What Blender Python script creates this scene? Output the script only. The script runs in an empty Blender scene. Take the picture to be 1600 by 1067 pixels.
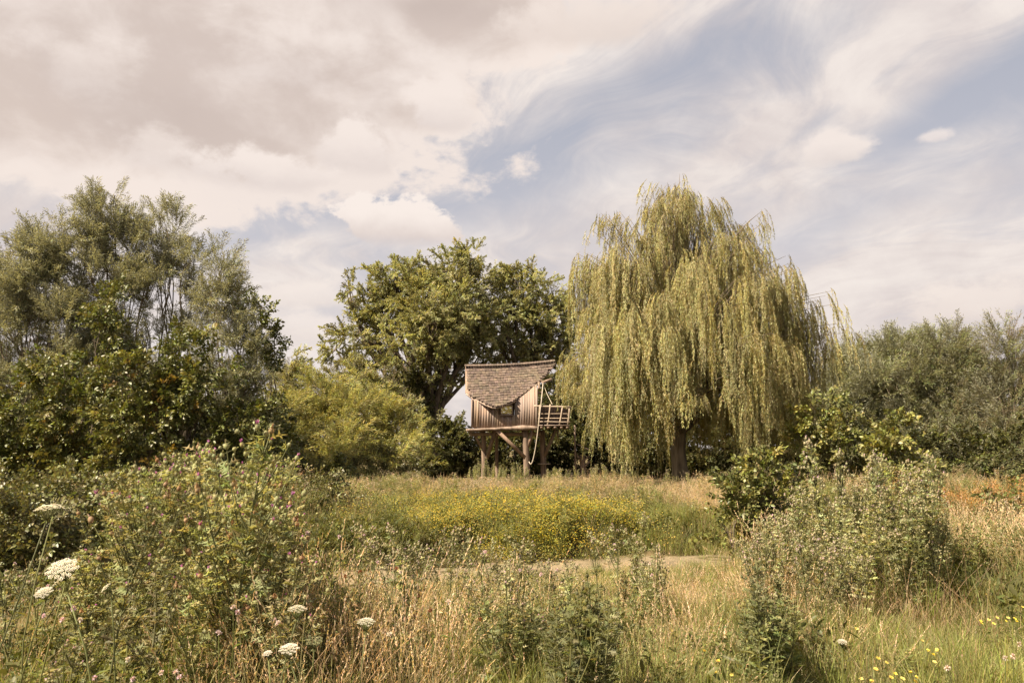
import bpy, math, random
import numpy as np
from mathutils import Vector, Matrix, Euler

SC = bpy.context.scene
PI = math.pi
# ------------------------------------------------------------------ camera
CAM_Z = 1.65
PITCH = math.atan((700 - 533.5) / 1244.0)
cam_d = bpy.data.cameras.new('camera')
cam_d.lens = 28.0; cam_d.sensor_width = 36.0; cam_d.clip_start = 0.05; cam_d.clip_end = 2000
cam = bpy.data.objects.new('camera', cam_d); SC.collection.objects.link(cam)
cam.location = (0, 0, CAM_Z); cam.rotation_euler = (PI / 2 + PITCH, 0, 0)
SC.camera = cam
CP, SP = math.cos(PITCH), math.sin(PITCH)

def P(px, py, Y):
    """the point of the place at depth Y seen at photo pixel (px, py) (1600 wide)"""
    dx, dy = px - 800.0, 533.5 - py
    fw = 1244.0 * CP - dy * SP
    up = dy * CP + 1244.0 * SP
    t = Y / fw
    return np.array((dx * t, Y, CAM_Z + up * t))

def AE(px, py):
    v = P(px, py, 1.0) - np.array((0, 0, CAM_Z))
    v = v / np.linalg.norm(v)
    return math.atan2(v[0], v[1]), math.asin(v[2])

# ------------------------------------------------------------------ exposure
SC.view_settings.view_transform = 'Standard'
SC.view_settings.look = 'None'
SC.view_settings.gamma = 1.0
SC.view_settings.use_curve_mapping = False
EXPO = 1.55
SC.view_settings.exposure = EXPO
SC.cycles.max_bounces = 7
SC.cycles.diffuse_bounces = 4
SC.cycles.transmission_bounces = 5
SC.cycles.glossy_bounces = 2
SC.cycles.use_adaptive_sampling = True
SC.cycles.adaptive_threshold = 0.015
SC.cycles.sample_clamp_indirect = 4.0
try:
    SC.cycles.use_denoising = True
    SC.cycles.denoiser = 'OPENIMAGEDENOISE'
    SC.cycles.denoising_input_passes = 'RGB_ALBEDO_NORMAL'
except Exception:
    pass

# ------------------------------------------------------------------ node maths
class X:
    """a scalar socket with operators, so that a shader reads as a formula"""
    nt = None
    def __init__(s, sock): s.s = sock
    @staticmethod
    def m(op, *a, clamp=False):
        n = X.nt.nodes.new('ShaderNodeMath'); n.operation = op; n.use_clamp = clamp
        for i, v in enumerate(a):
            if isinstance(v, X): X.nt.links.new(v.s, n.inputs[i])
            else: n.inputs[i].default_value = float(v)
        return X(n.outputs[0])
    def __add__(s, o): return X.m('ADD', s, o)
    __radd__ = __add__
    def __sub__(s, o): return X.m('SUBTRACT', s, o)
    def __rsub__(s, o): return X.m('SUBTRACT', o, s)
    def __mul__(s, o): return X.m('MULTIPLY', s, o)
    __rmul__ = __mul__
    def __truediv__(s, o): return X.m('DIVIDE', s, o)
    def sqrt(s): return X.m('SQRT', s)
    def clamp(s): return X.m('ADD', s, 0.0, clamp=True)
    def step(s, a, b):
        """0 at a, 1 at b, smooth"""
        n = X.nt.nodes.new('ShaderNodeMapRange'); n.interpolation_type = 'SMOOTHSTEP'
        X.nt.links.new(s.s, n.inputs[0])
        for i, v in enumerate((a, b, 0.0, 1.0)): n.inputs[i + 1].default_value = v
        if b < a:
            n.inputs[1].default_value = b; n.inputs[2].default_value = a
            n.inputs[3].default_value = 1.0; n.inputs[4].default_value = 0.0
        return X(n.outputs[0])

def vec(x, y, z):
    n = X.nt.nodes.new('ShaderNodeCombineXYZ')
    for i, v in enumerate((x, y, z)):
        if isinstance(v, X): X.nt.links.new(v.s, n.inputs[i])
        else: n.inputs[i].default_value = v
    return n.outputs[0]

def noise(v, scale, detail=6, rough=0.55, dist=0.0, out=0):
    n = X.nt.nodes.new('ShaderNodeTexNoise')
    if v is not None: X.nt.links.new(v, n.inputs['Vector'])
    n.inputs['Scale'].default_value = scale; n.inputs['Detail'].default_value = detail
    n.inputs['Roughness'].default_value = rough; n.inputs['Distortion'].default_value = dist
    return X(n.outputs[0]) if out == 0 else n.outputs[1]

def mixc(f, a, b, mode='MIX'):
    n = X.nt.nodes.new('ShaderNodeMix'); n.data_type = 'RGBA'; n.blend_type = mode
    if isinstance(f, X): X.nt.links.new(f.s, n.inputs[0])
    else: n.inputs[0].default_value = f
    for v, k in ((a, 6), (b, 7)):
        if isinstance(v, (tuple, list)): n.inputs[k].default_value = (*v, 1.0)
        else: X.nt.links.new(v, n.inputs[k])
    return n.outputs[2]

# ------------------------------------------------------------------ sky and sun
SUN_AZ = math.radians(-122)        # from +Y towards +X: the sun stands behind the camera, to the left
SUN_EL = math.radians(47)
W = bpy.data.worlds.new('World'); SC.world = W; W.use_nodes = True
nt = W.node_tree; nt.nodes.clear(); X.nt = nt
wo = nt.nodes.new('ShaderNodeOutputWorld'); bg = nt.nodes.new('ShaderNodeBackground')
bg.inputs[1].default_value = 0.1
nt.links.new(bg.outputs[0], wo.inputs[0])
tex = nt.nodes.new('ShaderNodeTexSky'); tex.sky_type = 'NISHITA'; tex.sun_disc = False
tex.sun_elevation = SUN_EL; tex.sun_rotation = SUN_AZ; tex.dust_density = 2.0; tex.air_density = 1.0
tc = nt.nodes.new('ShaderNodeTexCoord')
sx = nt.nodes.new('ShaderNodeSeparateXYZ'); nt.links.new(tc.outputs['Generated'], sx.inputs[0])
dx, dy, dz = (X(sx.outputs[i]) for i in range(3))
az = X.m('ARCTAN2', dx, dy); el = X.m('ARCSINE', dz)
zc = X.m('MAXIMUM', dz, 0.0) + 0.16
qx, qy = dx / zc, dy / zc
K = 10.0 / (2 ** EXPO)                         # picture value -> sky value before strength and exposure
def pic(r, g, b):                              # sRGB 0..255 -> sky colour
    return tuple((((c / 255 + 0.055) / 1.055) ** 2.4) * K for c in (r, g, b))
def blob(px, py, rx, ry, ang=0.0):
    """distance from a cloud's middle, 1 on its rim (rx, ry given in photo pixels)"""
    a0, e0 = AE(px, py)
    ux, uy = (az - a0), (el - e0)
    c, s = math.cos(ang), math.sin(ang)
    u = (ux * c + uy * s) * (1244.0 / rx); v = (uy * c - ux * s) * (1244.0 / ry)
    return (u * u + v * v).sqrt()
def vmax(*a):
    r = a[0]
    for b in a[1:]: r = X.m('MAXIMUM', r, b)
    return r
dirv = vec(az, el * 1.5, 0.3)
n_big = noise(dirv, 3.2, 5, 0.55) - 0.5
n_mid = noise(dirv, 8.5, 8, 0.58, 0.3) - 0.5
n_fin = noise(dirv, 24.0, 6, 0.6) - 0.5
# cirrus in long bands that run away to the horizon
ba = math.radians(-20)
bu = qx * math.cos(ba) - qy * math.sin(ba); bv = qx * math.sin(ba) + qy * math.cos(ba)
warp = noise(vec(qx, qy, 0.0), 0.8, 3, 0.5) - 0.5
band = noise(vec(bu * 0.8 + warp * 1.5, bv * 0.28, 1.7), 1.2, 7, 0.55, 0.3)
band2 = noise(vec(bu * 1.6 + warp * 2.2, bv * 0.7, 4.1), 1.7, 8, 0.6, 0.6)
cir = (band * 0.68 + band2 * 0.32).step(0.40, 0.60)
clear = vmax(blob(1080, 105, 270, 50, 0.12).step(1.25, 0.2) * 0.6, blob(1440, 190, 160, 55, 0.25).step(1.2, 0.2) * 0.95,
             blob(760, 265, 200, 85, 0.1).step(1.3, 0.1) * 0.85, blob(640, 330, 260, 60).step(1.3, 0.2) * 0.8, blob(1590, 120, 110, 45, 0.3).step(1.2, 0.1) * 0.7, blob(1250, 360, 260, 40, 0.2).step(1.2, 0.1) * 0.35)
streak = vmax(blob(1220, 195, 360, 42, 0.40).step(1.3, 0.1), blob(1420, 130, 330, 46, 0.45).step(1.3, 0.1),
              blob(1000, 320, 400, 70, 0.25).step(1.3, 0.1) * 0.7, blob(1450, 330, 330, 40, 0.3).step(1.3, 0.1) * 0.6)
low = el.step(0.34, 0.02)
veil = (cir * (1.05 - clear * 0.85) + streak * 0.65 + low * 0.75 - clear * 0.16 + n_mid * 0.3 + (band2 - 0.45) * 0.9).clamp()
blue = mixc(0.35, mixc(el.step(0.0, 0.6), pic(190, 188, 196), pic(152, 158, 178)), tex.outputs[0])
blue = mixc(0.85, blue, mixc(el.step(0.05, 0.5), pic(214, 208, 210), pic(178, 180, 190)))
col = mixc(veil, blue, mixc((band2 * 0.7 + n_mid * 0.8).step(0.15, 0.62), pic(220, 209, 206), pic(246, 236, 229)))
# the large warm cloud bank of the upper left
bank_d = X.m('MINIMUM', X.m('MINIMUM', blob(150, 60, 640, 220), blob(470, 130, 290, 120)), blob(330, 225, 240, 62, -0.1))
bank_d = X.m('MINIMUM', bank_d, X.m('MINIMUM', blob(560, 235, 75, 50), X.m('MINIMUM', blob(640, 160, 130, 62), blob(740, 30, 190, 80))))
bank = (bank_d - n_big * 0.4 - n_mid * 0.95 - n_fin * 0.45).step(1.04, 0.86)
shade = (n_big * 1.7 + n_mid * 2.0 + n_fin * 0.5 + bank_d.step(0.35, 1.05) * 0.75 + 0.12).step(-0.15, 0.85)
bankc = mixc(shade, pic(217, 200, 190), pic(246, 232, 223))
bankc = mixc(blob(260, 185, 170, 62, -0.1).step(1.2, 0.0) * (0.6 + n_mid * 1.4).clamp() * 0.75, bankc, pic(198, 180, 170))
bankc = mixc(blob(690, 8, 230, 38).step(1.2, 0.0) * 0.6, bankc, pic(200, 183, 174))
col = mixc(bank * 0.93, col, bankc)
# smaller heaped clouds
def heap(px, py, rx, ry, soft=0.25, bright=(246, 233, 225), dark=(228, 215, 209), ang=0.0, op=1.0):
    global col
    d = blob(px, py, rx, ry, ang)
    _, e0 = AE(px, py + ry * 0.45)
    m = (d - n_mid * 1.8 - n_fin * 1.3).step(1.0, 1.0 - soft) * (el - (e0 - 0.01)).step(-0.012, 0.012)
    sh = (el - (e0 - 0.005) + n_fin * 0.03).step(-0.01, ry / 1244.0 * 1.0)
    col = mixc(m * op, col, mixc(sh, pic(*dark), pic(*bright)))
heap(560, 232, 84, 54, 0.4)
heap(690, 172, 62, 50, 0.5)
heap(395, 262, 120, 44, 0.5)
heap(250, 235, 90, 40, 0.7, op=0.6)
heap(120, 110, 130, 60, 0.9, op=0.5)
heap(470, 95, 150, 70, 0.9, op=0.55)
heap(612, 346, 100, 42, 0.2, (250, 238, 230), (222, 208, 202))
heap(1306, 232, 58, 34, 0.55, (244, 232, 225), (228, 217, 212))
heap(930, 30, 170, 62, 0.7, (242, 228, 219), (230, 215, 206), 0.05, 0.9)
heap(1455, 213, 32, 11, 0.6, (244, 232, 226), (232, 221, 216), 0, 0.8)
heap(470, 460, 110, 26, 0.6, (246, 234, 226), (232, 220, 213), 0, 0.8)
heap(470, 512, 90, 34, 0.7, (246, 234, 226), (232, 220, 213), 0, 0.8)
heap(1520, 475, 130, 40, 0.5, (246, 233, 224), (233, 219, 211), 0.05, 0.8)
nt.links.new(col, bg.inputs[0])

sun_d = bpy.data.lights.new('sun', 'SUN'); sun_d.energy = 5.0; sun_d.angle = math.radians(0.6); sun_d.color = (1.0, 0.86, 0.66)
sun = bpy.data.objects.new('sun', sun_d); SC.collection.objects.link(sun)
sd = Vector((math.sin(SUN_AZ) * math.cos(SUN_EL), math.cos(SUN_AZ) * math.cos(SUN_EL), math.sin(SUN_EL)))
sun.rotation_euler = sd.to_track_quat('Z', 'Y').to_euler()

# ------------------------------------------------------------------ object helpers
def tag(o, label=None, cat=None, group=None, kind=None):
    for k, v in (('label', label), ('category', cat), ('group', group), ('kind', kind)):
        if v is not None: o[k] = v
    return o

def link(name, data, parent=None, loc=(0, 0, 0)):
    o = bpy.data.objects.new(name, data); SC.collection.objects.link(o)
    o.location = loc
    if parent is not None: o.parent = parent
    return o

def thing(name, label, cat, loc=(0, 0, 0), rz=0.0, group=None):
    o = link(name, None, None, loc); o.rotation_euler = (0, 0, rz); o.empty_display_size = 0.2
    return tag(o, label, cat, group)

class MB:
    """collects vertices, faces and a colour per vertex; build() makes one mesh of them"""
    def __init__(s): s.v = []; s.f = []; s.c = []; s.n = 0
    def add(s, V, F, col=(1, 1, 1)):
        V = np.asarray(V, float).reshape(-1, 3); F = np.asarray(F, int)
        col = np.asarray(col, float)
        if col.ndim == 1: col = np.tile(col, (len(V), 1))
        s.v.append(V); s.c.append(col); s.f.append(F + s.n); s.n += len(V)
    def merge(s, o, M=None):
        for V, F, c in zip(o.v, o.f, o.c): pass
    def tube(s, pts, rad, n=5, col=(1, 1, 1), cap=True):
        pts = np.asarray(pts, float); k = len(pts)
        rad = np.broadcast_to(np.asarray(rad, float), (k,))
        T = np.gradient(pts, axis=0); T /= np.linalg.norm(T, axis=1)[:, None] + 1e-9
        ref = np.array((0.0, 0.0, 1.0)) if abs(T[:, 2].mean()) < 0.8 else np.array((1.0, 0.0, 0.0))
        A = np.cross(T, ref); A /= np.linalg.norm(A, axis=1)[:, None] + 1e-9
        B = np.cross(T, A)
        a = np.linspace(0, 2 * PI, n, endpoint=False)
        V = pts[:, None, :] + rad[:, None, None] * (np.cos(a)[None, :, None] * A[:, None, :] + np.sin(a)[None, :, None] * B[:, None, :])
        i = np.arange(k - 1)[:, None] * n; j = np.arange(n)[None, :]; j2 = (j + 1) % n
        F = np.stack([i + j, i + j2, i + n + j2, i + n + j], -1).reshape(-1, 4)
        s.add(V.reshape(-1, 3), F, col)
        if cap and n >= 3:
            for e in (0, k - 1):
                c = np.arange(n) + e * n
                base = s.n - k * n
                F2 = np.array([[c[0], c[q], c[q + 1]] for q in range(1, n - 1)])
                s.f.append(F2 + base if e == k - 1 else F2[:, ::-1] + base)
    def box(s, c, size, R=None, col=(1, 1, 1), taper=0.0):
        c = np.asarray(c, float); h = np.asarray(size, float) / 2
        V = np.array([(x, y, z) for z in (-1, 1) for y in (-1, 1) for x in (-1, 1)], float)
        V[4:, :2] *= 1 - taper
        V = V * h
        if R is not None: V = V @ np.array(R).T
        F = [(0, 2, 3, 1), (4, 5, 7, 6), (0, 1, 5, 4), (2, 6, 7, 3), (0, 4, 6, 2), (1, 3, 7, 5)]
        s.add(V + c, F, col)
    def bar(s, a, b, w, d, col=(1, 1, 1), up=(0, 0, 1)):
        a = np.asarray(a, float); b = np.asarray(b, float); t = b - a; L = np.linalg.norm(t); t = t / L
        u = np.cross(t, up)
        if np.linalg.norm(u) < 1e-3: u = np.cross(t, (0, 1, 0))
        u /= np.linalg.norm(u); v = np.cross(u, t)
        R = np.stack([u, v, t], 1)
        s.box((a + b) / 2, (w, d, L), R, col)
    def mesh(s, name, mat=None, smooth=False):
        me = bpy.data.meshes.new(name)
        V = np.concatenate(s.v) if s.v else np.zeros((0, 3))
        me.vertices.add(len(V)); me.vertices.foreach_set('co', V.astype(np.float32).ravel())
        if s.f:
            li = np.concatenate([f.ravel() for f in s.f]).astype(np.int32)
            tot = np.concatenate([np.full(len(f), f.shape[1]) for f in s.f]).astype(np.int32)
            st = np.concatenate([[0], np.cumsum(tot)[:-1]]).astype(np.int32)
            me.loops.add(len(li)); me.loops.foreach_set('vertex_index', li)
            me.polygons.add(len(tot)); me.polygons.foreach_set('loop_start', st)
            me.polygons.foreach_set('loop_total', tot)
            if smooth: me.polygons.foreach_set('use_smooth', np.ones(len(tot), bool))
        a = me.attributes.new('tint', 'FLOAT_COLOR', 'POINT')
        C = np.concatenate(s.c) if s.c else np.zeros((0, 3))
        a.data.foreach_set('color', np.concatenate([C, np.ones((len(C), 1))], 1).astype(np.float32).ravel())
        me.update(calc_edges=True)
        if mat: me.materials.append(mat)
        return me
    def build(s, name, mat, parent=None, loc=(0, 0, 0), smooth=False):
        return link(name, s.mesh(name, mat, smooth), parent, loc)

def shifted(mb, off):
    mb.v = [v - np.asarray(off) for v in mb.v]
    return mb

# ------------------------------------------------------------------ materials
def material(name, fn):
    m = bpy.data.materials.new(name); m.use_nodes = True
    t = m.node_tree; t.nodes.clear(); X.nt = t
    o = t.nodes.new('ShaderNodeOutputMaterial')
    t.links.new(fn(t), o.inputs[0])
    return m

def attr(name='tint'):
    n = X.nt.nodes.new('ShaderNodeAttribute'); n.attribute_name = name
    return n.outputs['Color']

def rnd():
    n = X.nt.nodes.new('ShaderNodeObjectInfo')
    return X(n.outputs['Random'])

def hsv(c, h, s, v):
    n = X.nt.nodes.new('ShaderNodeHueSaturation'); X.nt.links.new(c, n.inputs['Color'])
    for k, q in (('Hue', h), ('Saturation', s), ('Value', v)):
        if isinstance(q, X): X.nt.links.new(q.s, n.inputs[k])
        else: n.inputs[k].default_value = q
    return n.outputs[0]

def leaf_shader(gloss=0.35, trans=0.35, back=None, spec=0.25, vlo=0.7, vhi=1.35):
    def fn(t):
        r = rnd()
        r2 = X.m('FRACT', r * 17.31)
        c = hsv(attr(), 0.487 + r2 * 0.026, 0.85 + X.m('FRACT', r * 7.7) * 0.25, vlo + r * (vhi - vlo))
        if back:
            g = t.nodes.new('ShaderNodeNewGeometry')
            c = mixc(X(g.outputs['Backfacing']) * back[3], c, back[:3])
        p = t.nodes.new('ShaderNodeBsdfPrincipled')
        t.links.new(c, p.inputs['Base Color']); p.inputs['Roughness'].default_value = gloss
        p.inputs['Specular IOR Level'].default_value = spec
        tr = t.nodes.new('ShaderNodeBsdfTranslucent')
        t.links.new(mixc(1.0, c, (1.15, 1.05, 0.55), 'MULTIPLY'), tr.inputs[0])
        mx = t.nodes.new('ShaderNodeMixShader'); mx.inputs[0].default_value = trans
        t.links.new(p.outputs[0], mx.inputs[1]); t.links.new(tr.outputs[0], mx.inputs[2])
        return mx.outputs[0]
    return fn

M_leaf = material('leaf', leaf_shader(0.45, 0.42))
M_gloss = material('glossy_leaf', leaf_shader(0.42, 0.25, None, 0.4))
M_silver = material('silver_leaf', leaf_shader(0.5, 0.3, (0.33, 0.33, 0.245, 0.75), 0.3))
M_grass = material('grass_blade', leaf_shader(0.5, 0.45, None, 0.2, 0.8, 1.5))
M_petal = material('petal', leaf_shader(0.7, 0.3, None, 0.1, 0.85, 1.1))

def bark_fn(c1, c2, sc=6.0, rough=0.9, stretch=0.15, bump=0.6):
    def fn(t):
        tcn = t.nodes.new('ShaderNodeTexCoord')
        sp = t.nodes.new('ShaderNodeSeparateXYZ'); t.links.new(tcn.outputs['Object'], sp.inputs[0])
        v = vec(X(sp.outputs[0]), X(sp.outputs[1]), X(sp.outputs[2]) * stretch)
        n = noise(v, sc, 6, 0.65, 0.4)
        p = t.nodes.new('ShaderNodeBsdfPrincipled')
        t.links.new(mixc(n.step(0.3, 0.7), c1, c2), p.inputs['Base Color'])
        p.inputs['Roughness'].default_value = rough
        b = t.nodes.new('ShaderNodeBump'); b.inputs['Strength'].default_value = bump; b.inputs['Distance'].default_value = 0.03
        t.links.new(n.s, b.inputs['Height']); t.links.new(b.outputs[0], p.inputs['Normal'])
        return p.outputs[0]
    return fn
M_bark = material('bark', bark_fn((0.045, 0.033, 0.022), (0.17, 0.13, 0.09), 7))
M_bark_pale = material('pale_bark', bark_fn((0.07, 0.055, 0.035), (0.24, 0.19, 0.13), 7))
M_oakpost = material('oak_post', bark_fn((0.09, 0.062, 0.045), (0.26, 0.185, 0.135), 12, 0.85, 0.08, 0.8))

def wood_fn(c1, c2, c3, sc=14.0, stretch=0.05, stain=0.0):
    """weathered timber; every board or shingle differs by its own tint"""
    def fn(t):
        tcn = t.nodes.new('ShaderNodeTexCoord')
        sp = t.nodes.new('ShaderNodeSeparateXYZ'); t.links.new(tcn.outputs['Object'], sp.inputs[0])
        r = rnd()
        x, y, z = (X(sp.outputs[i]) for i in range(3))
        n = noise(vec(x + r * 9.0, y, z * stretch), sc, 6, 0.7, 0.2)
        n2 = noise(vec(x, y, z), 1.3, 3, 0.5)
        c = mixc(n.step(0.3, 0.72), c1, c2)
        c = mixc(n2.step(0.45, 0.75) * 0.55, c, c3)
        c = mixc(1.0, c, attr(), 'MULTIPLY')
        c = hsv(c, 0.5, 0.9 + X.m('FRACT', r * 5.1) * 0.2, 0.82 + r * 0.36)
        p = t.nodes.new('ShaderNodeBsdfPrincipled')
        t.links.new(c, p.inputs['Base Color']); p.inputs['Roughness'].default_value = 0.82
        b = t.nodes.new('ShaderNodeBump'); b.inputs['Strength'].default_value = 0.5; b.inputs['Distance'].default_value = 0.012
        t.links.new(n.s, b.inputs['Height']); t.links.new(b.outputs[0], p.inputs['Normal'])
        return p.outputs[0]
    return fn
M_board = material('weathered_board', wood_fn((0.17, 0.125, 0.10), (0.31, 0.24, 0.20), (0.26, 0.17, 0.11)))
M_shingle = material('shingle', wood_fn((0.06, 0.042, 0.032), (0.16, 0.115, 0.09), (0.10, 0.085, 0.05), 9, 0.4))
M_beam = material('hewn_beam', wood_fn((0.12, 0.082, 0.058), (0.26, 0.185, 0.14), (0.20, 0.13, 0.09), 10, 0.3))
M_rail = material('peeled_pole', wood_fn((0.26, 0.20, 0.145), (0.42, 0.33, 0.25), (0.30, 0.22, 0.15), 10, 0.3))
M_dark = material('interior_wood', wood_fn((0.05, 0.035, 0.022), (0.09, 0.065, 0.045), (0.06, 0.04, 0.03), 10, 0.3))
M_rope = material('rope', wood_fn((0.36, 0.30, 0.23), (0.52, 0.45, 0.36), (0.4, 0.33, 0.25), 40, 1.0))

def glass_fn(t):
    p = t.nodes.new('ShaderNodeBsdfPrincipled')
    g = t.nodes.new('ShaderNodeNewGeometry'); n = noise(g.outputs['Position'], 5.0, 3, 0.5)
    p.inputs['Base Color'].default_value = (0.62, 0.62, 0.60, 1)
    p.inputs['Roughness'].default_value = 0.03; p.inputs['Metallic'].default_value = 1.0
    b = t.nodes.new('ShaderNodeBump'); b.inputs['Strength'].default_value = 0.6; b.inputs['Distance'].default_value = 0.05
    t.links.new(n.s, b.inputs['Height']); t.links.new(b.outputs[0], p.inputs['Normal'])
    return p.outputs[0]
M_glass = material('window_glass', glass_fn)

# ------------------------------------------------------------------ terrain
POND_C = np.array((-1.0, 12.7)); POND_A = math.radians(20); POND_R = (9.0, 1.9); POND_Z = -0.42
def pond_d(x, y):
    """0 at the middle of the pond, 1 on its rim"""
    ux, uy = x - POND_C[0], y - POND_C[1]
    c, s = math.cos(POND_A), math.sin(POND_A)
    u, v = (ux * c + uy * s) / POND_R[0], (uy * c - ux * s) / POND_R[1]
    w = 0.10 * np.sin(x * 1.7 + 0.6) + 0.07 * np.sin(x * 3.9 + y * 1.3)
    return np.sqrt(u * u + v * v) + w
def height(x, y):
    x = np.asarray(x, float); y = np.asarray(y, float)
    d = pond_d(x, y)
    h = 0.05 * np.sin(x * 0.6 + 1) * np.cos(y * 0.45) + 0.03 * np.sin(x * 1.9) * np.sin(y * 1.4 + 2)
    k = np.clip((d - 0.92) / 0.42, 0, 1); k = k * k * (3 - 2 * k)
    bank = np.clip((y - 14) / 10, 0, 1) * 0.12
    return (h + bank) * k + (POND_Z - 0.25) * (1 - k)

def axis_pts(a, b, near, far_step):
    out = [0.0]; s = near
    while out[-1] < b: out.append(out[-1] + s); s *= 1.045
    out2 = [0.0]; s = near
    while out2[-1] < -a: out2.append(out2[-1] + s); s *= 1.045
    return np.array(sorted(set([-v for v in out2] + out)))
gx = axis_pts(-420, 420, 0.16, 0); gy = axis_pts(-60, 600, 0.16, 0)
gX, gY = np.meshgrid(gx, gy)
V = np.stack([gX, gY, height(gX, gY)], -1).reshape(-1, 3)
nx_, ny_ = len(gx), len(gy)
ii = (np.arange(ny_ - 1)[:, None] * nx_ + np.arange(nx_ - 1)[None, :])
F = np.stack([ii, ii + 1, ii + nx_ + 1, ii + nx_], -1).reshape(-1, 4)
def ground_fn(t):
    g = t.nodes.new('ShaderNodeNewGeometry'); v = g.outputs['Position']
    n1 = noise(v, 0.7, 5, 0.6); n2 = noise(v, 9.0, 6, 0.7); n3 = noise(v, 55.0, 3, 0.7)
    c = mixc(n1.step(0.35, 0.65), (0.055, 0.05, 0.022), (0.16, 0.115, 0.06))
    c = mixc(n2.step(0.4, 0.68) * 0.7, c, (0.10, 0.085, 0.035))
    c = mixc(n3.step(0.5, 0.75) * 0.5, c, (0.20, 0.15, 0.085))
    p = t.nodes.new('ShaderNodeBsdfPrincipled'); t.links.new(c, p.inputs['Base Color']); p.inputs['Roughness'].default_value = 0.95
    p.inputs['Specular IOR Level'].default_value = 0.1
    b = t.nodes.new('ShaderNodeBump'); b.inputs['Strength'].default_value = 0.8; b.inputs['Distance'].default_value = 0.05
    t.links.new((n2 + n3 * 0.4).s, b.inputs['Height']); t.links.new(b.outputs[0], p.inputs['Normal'])
    return p.outputs[0]
M_ground = material('meadow_soil', ground_fn)
mb = MB(); mb.add(V, F)
tag(mb.build('ground', M_ground, smooth=True), 'uneven meadow ground of dry thatch and soil sloping into the pond', kind='structure')

def pond_fn(t):
    g = t.nodes.new('ShaderNodeNewGeometry'); v = g.outputs['Position']
    sp = t.nodes.new('ShaderNodeSeparateXYZ'); t.links.new(v, sp.inputs[0])
    x, y = X(sp.outputs[0]), X(sp.outputs[1])
    n1 = noise(v, 0.9, 5, 0.6, 0.4); n2 = noise(v, 14.0, 6, 0.7); n3 = noise(v, 70.0, 2, 0.6)
    c = mixc((n2 * 0.6 + n1 * 0.4).step(0.38, 0.62), (0.11, 0.085, 0.045), (0.27, 0.205, 0.125))
    c = mixc(n3.step(0.5, 0.7) * 0.5, c, (0.16, 0.13, 0.06))
    scum = t.nodes.new('ShaderNodeBsdfPrincipled'); t.links.new(c, scum.inputs['Base Color']); scum.inputs['Roughness'].default_value = 0.8
    b = t.nodes.new('ShaderNodeBump'); b.inputs['Strength'].default_value = 0.5; b.inputs['Distance'].default_value = 0.01
    t.links.new(n3.s, b.inputs['Height']); t.links.new(b.outputs[0], scum.inputs['Normal'])
    wat = t.nodes.new('ShaderNodeBsdfPrincipled'); wat.inputs['Base Color'].default_value = (0.035, 0.025, 0.013, 1)
    wat.inputs['Roughness'].default_value = 0.08
    f = (n1 + (x - 3.0).step(0.0, 1.6) * 0.22).step(0.55, 0.62)
    mx = t.nodes.new('ShaderNodeMixShader'); t.links.new(f.s, mx.inputs[0])
    t.links.new(scum.outputs[0], mx.inputs[1]); t.links.new(wat.outputs[0], mx.inputs[2])
    return mx.outputs[0]
M_pond = material('pond_scum', pond_fn)
mb = MB(); ring = 64
pv = [(POND_C[0], POND_C[1], POND_Z)]
for k in range(ring):
    a = 2 * PI * k / ring; u, w = math.cos(a) * POND_R[0] * 1.35, math.sin(a) * POND_R[1] * 1.35
    pv.append((POND_C[0] + u * math.cos(POND_A) - w * math.sin(POND_A), POND_C[1] + u * math.sin(POND_A) + w * math.cos(POND_A), POND_Z))
mb.add(pv, [(0, 1 + k, 1 + (k + 1) % ring) for k in range(ring)])
tag(mb.build('pond_water', M_pond), 'shallow pond with beige scum behind the near grasses', kind='structure')

# ------------------------------------------------------------------ leaves and sprays
rng = np.random.default_rng(7)
def unit(v): return v / (np.linalg.norm(v, axis=-1, keepdims=True) + 1e-9)
def jitter(col, n, amt=0.2, warm=0.0, r=None):
    r = r or rng
    col = np.asarray(col, float); k = 1 + amt * r.uniform(-1, 1, (n, 1))
    w = 1 + 0.12 * r.uniform(-1, 1, (n, 3))
    return np.clip(col[None, :] * k * w, 0, 1)

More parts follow.
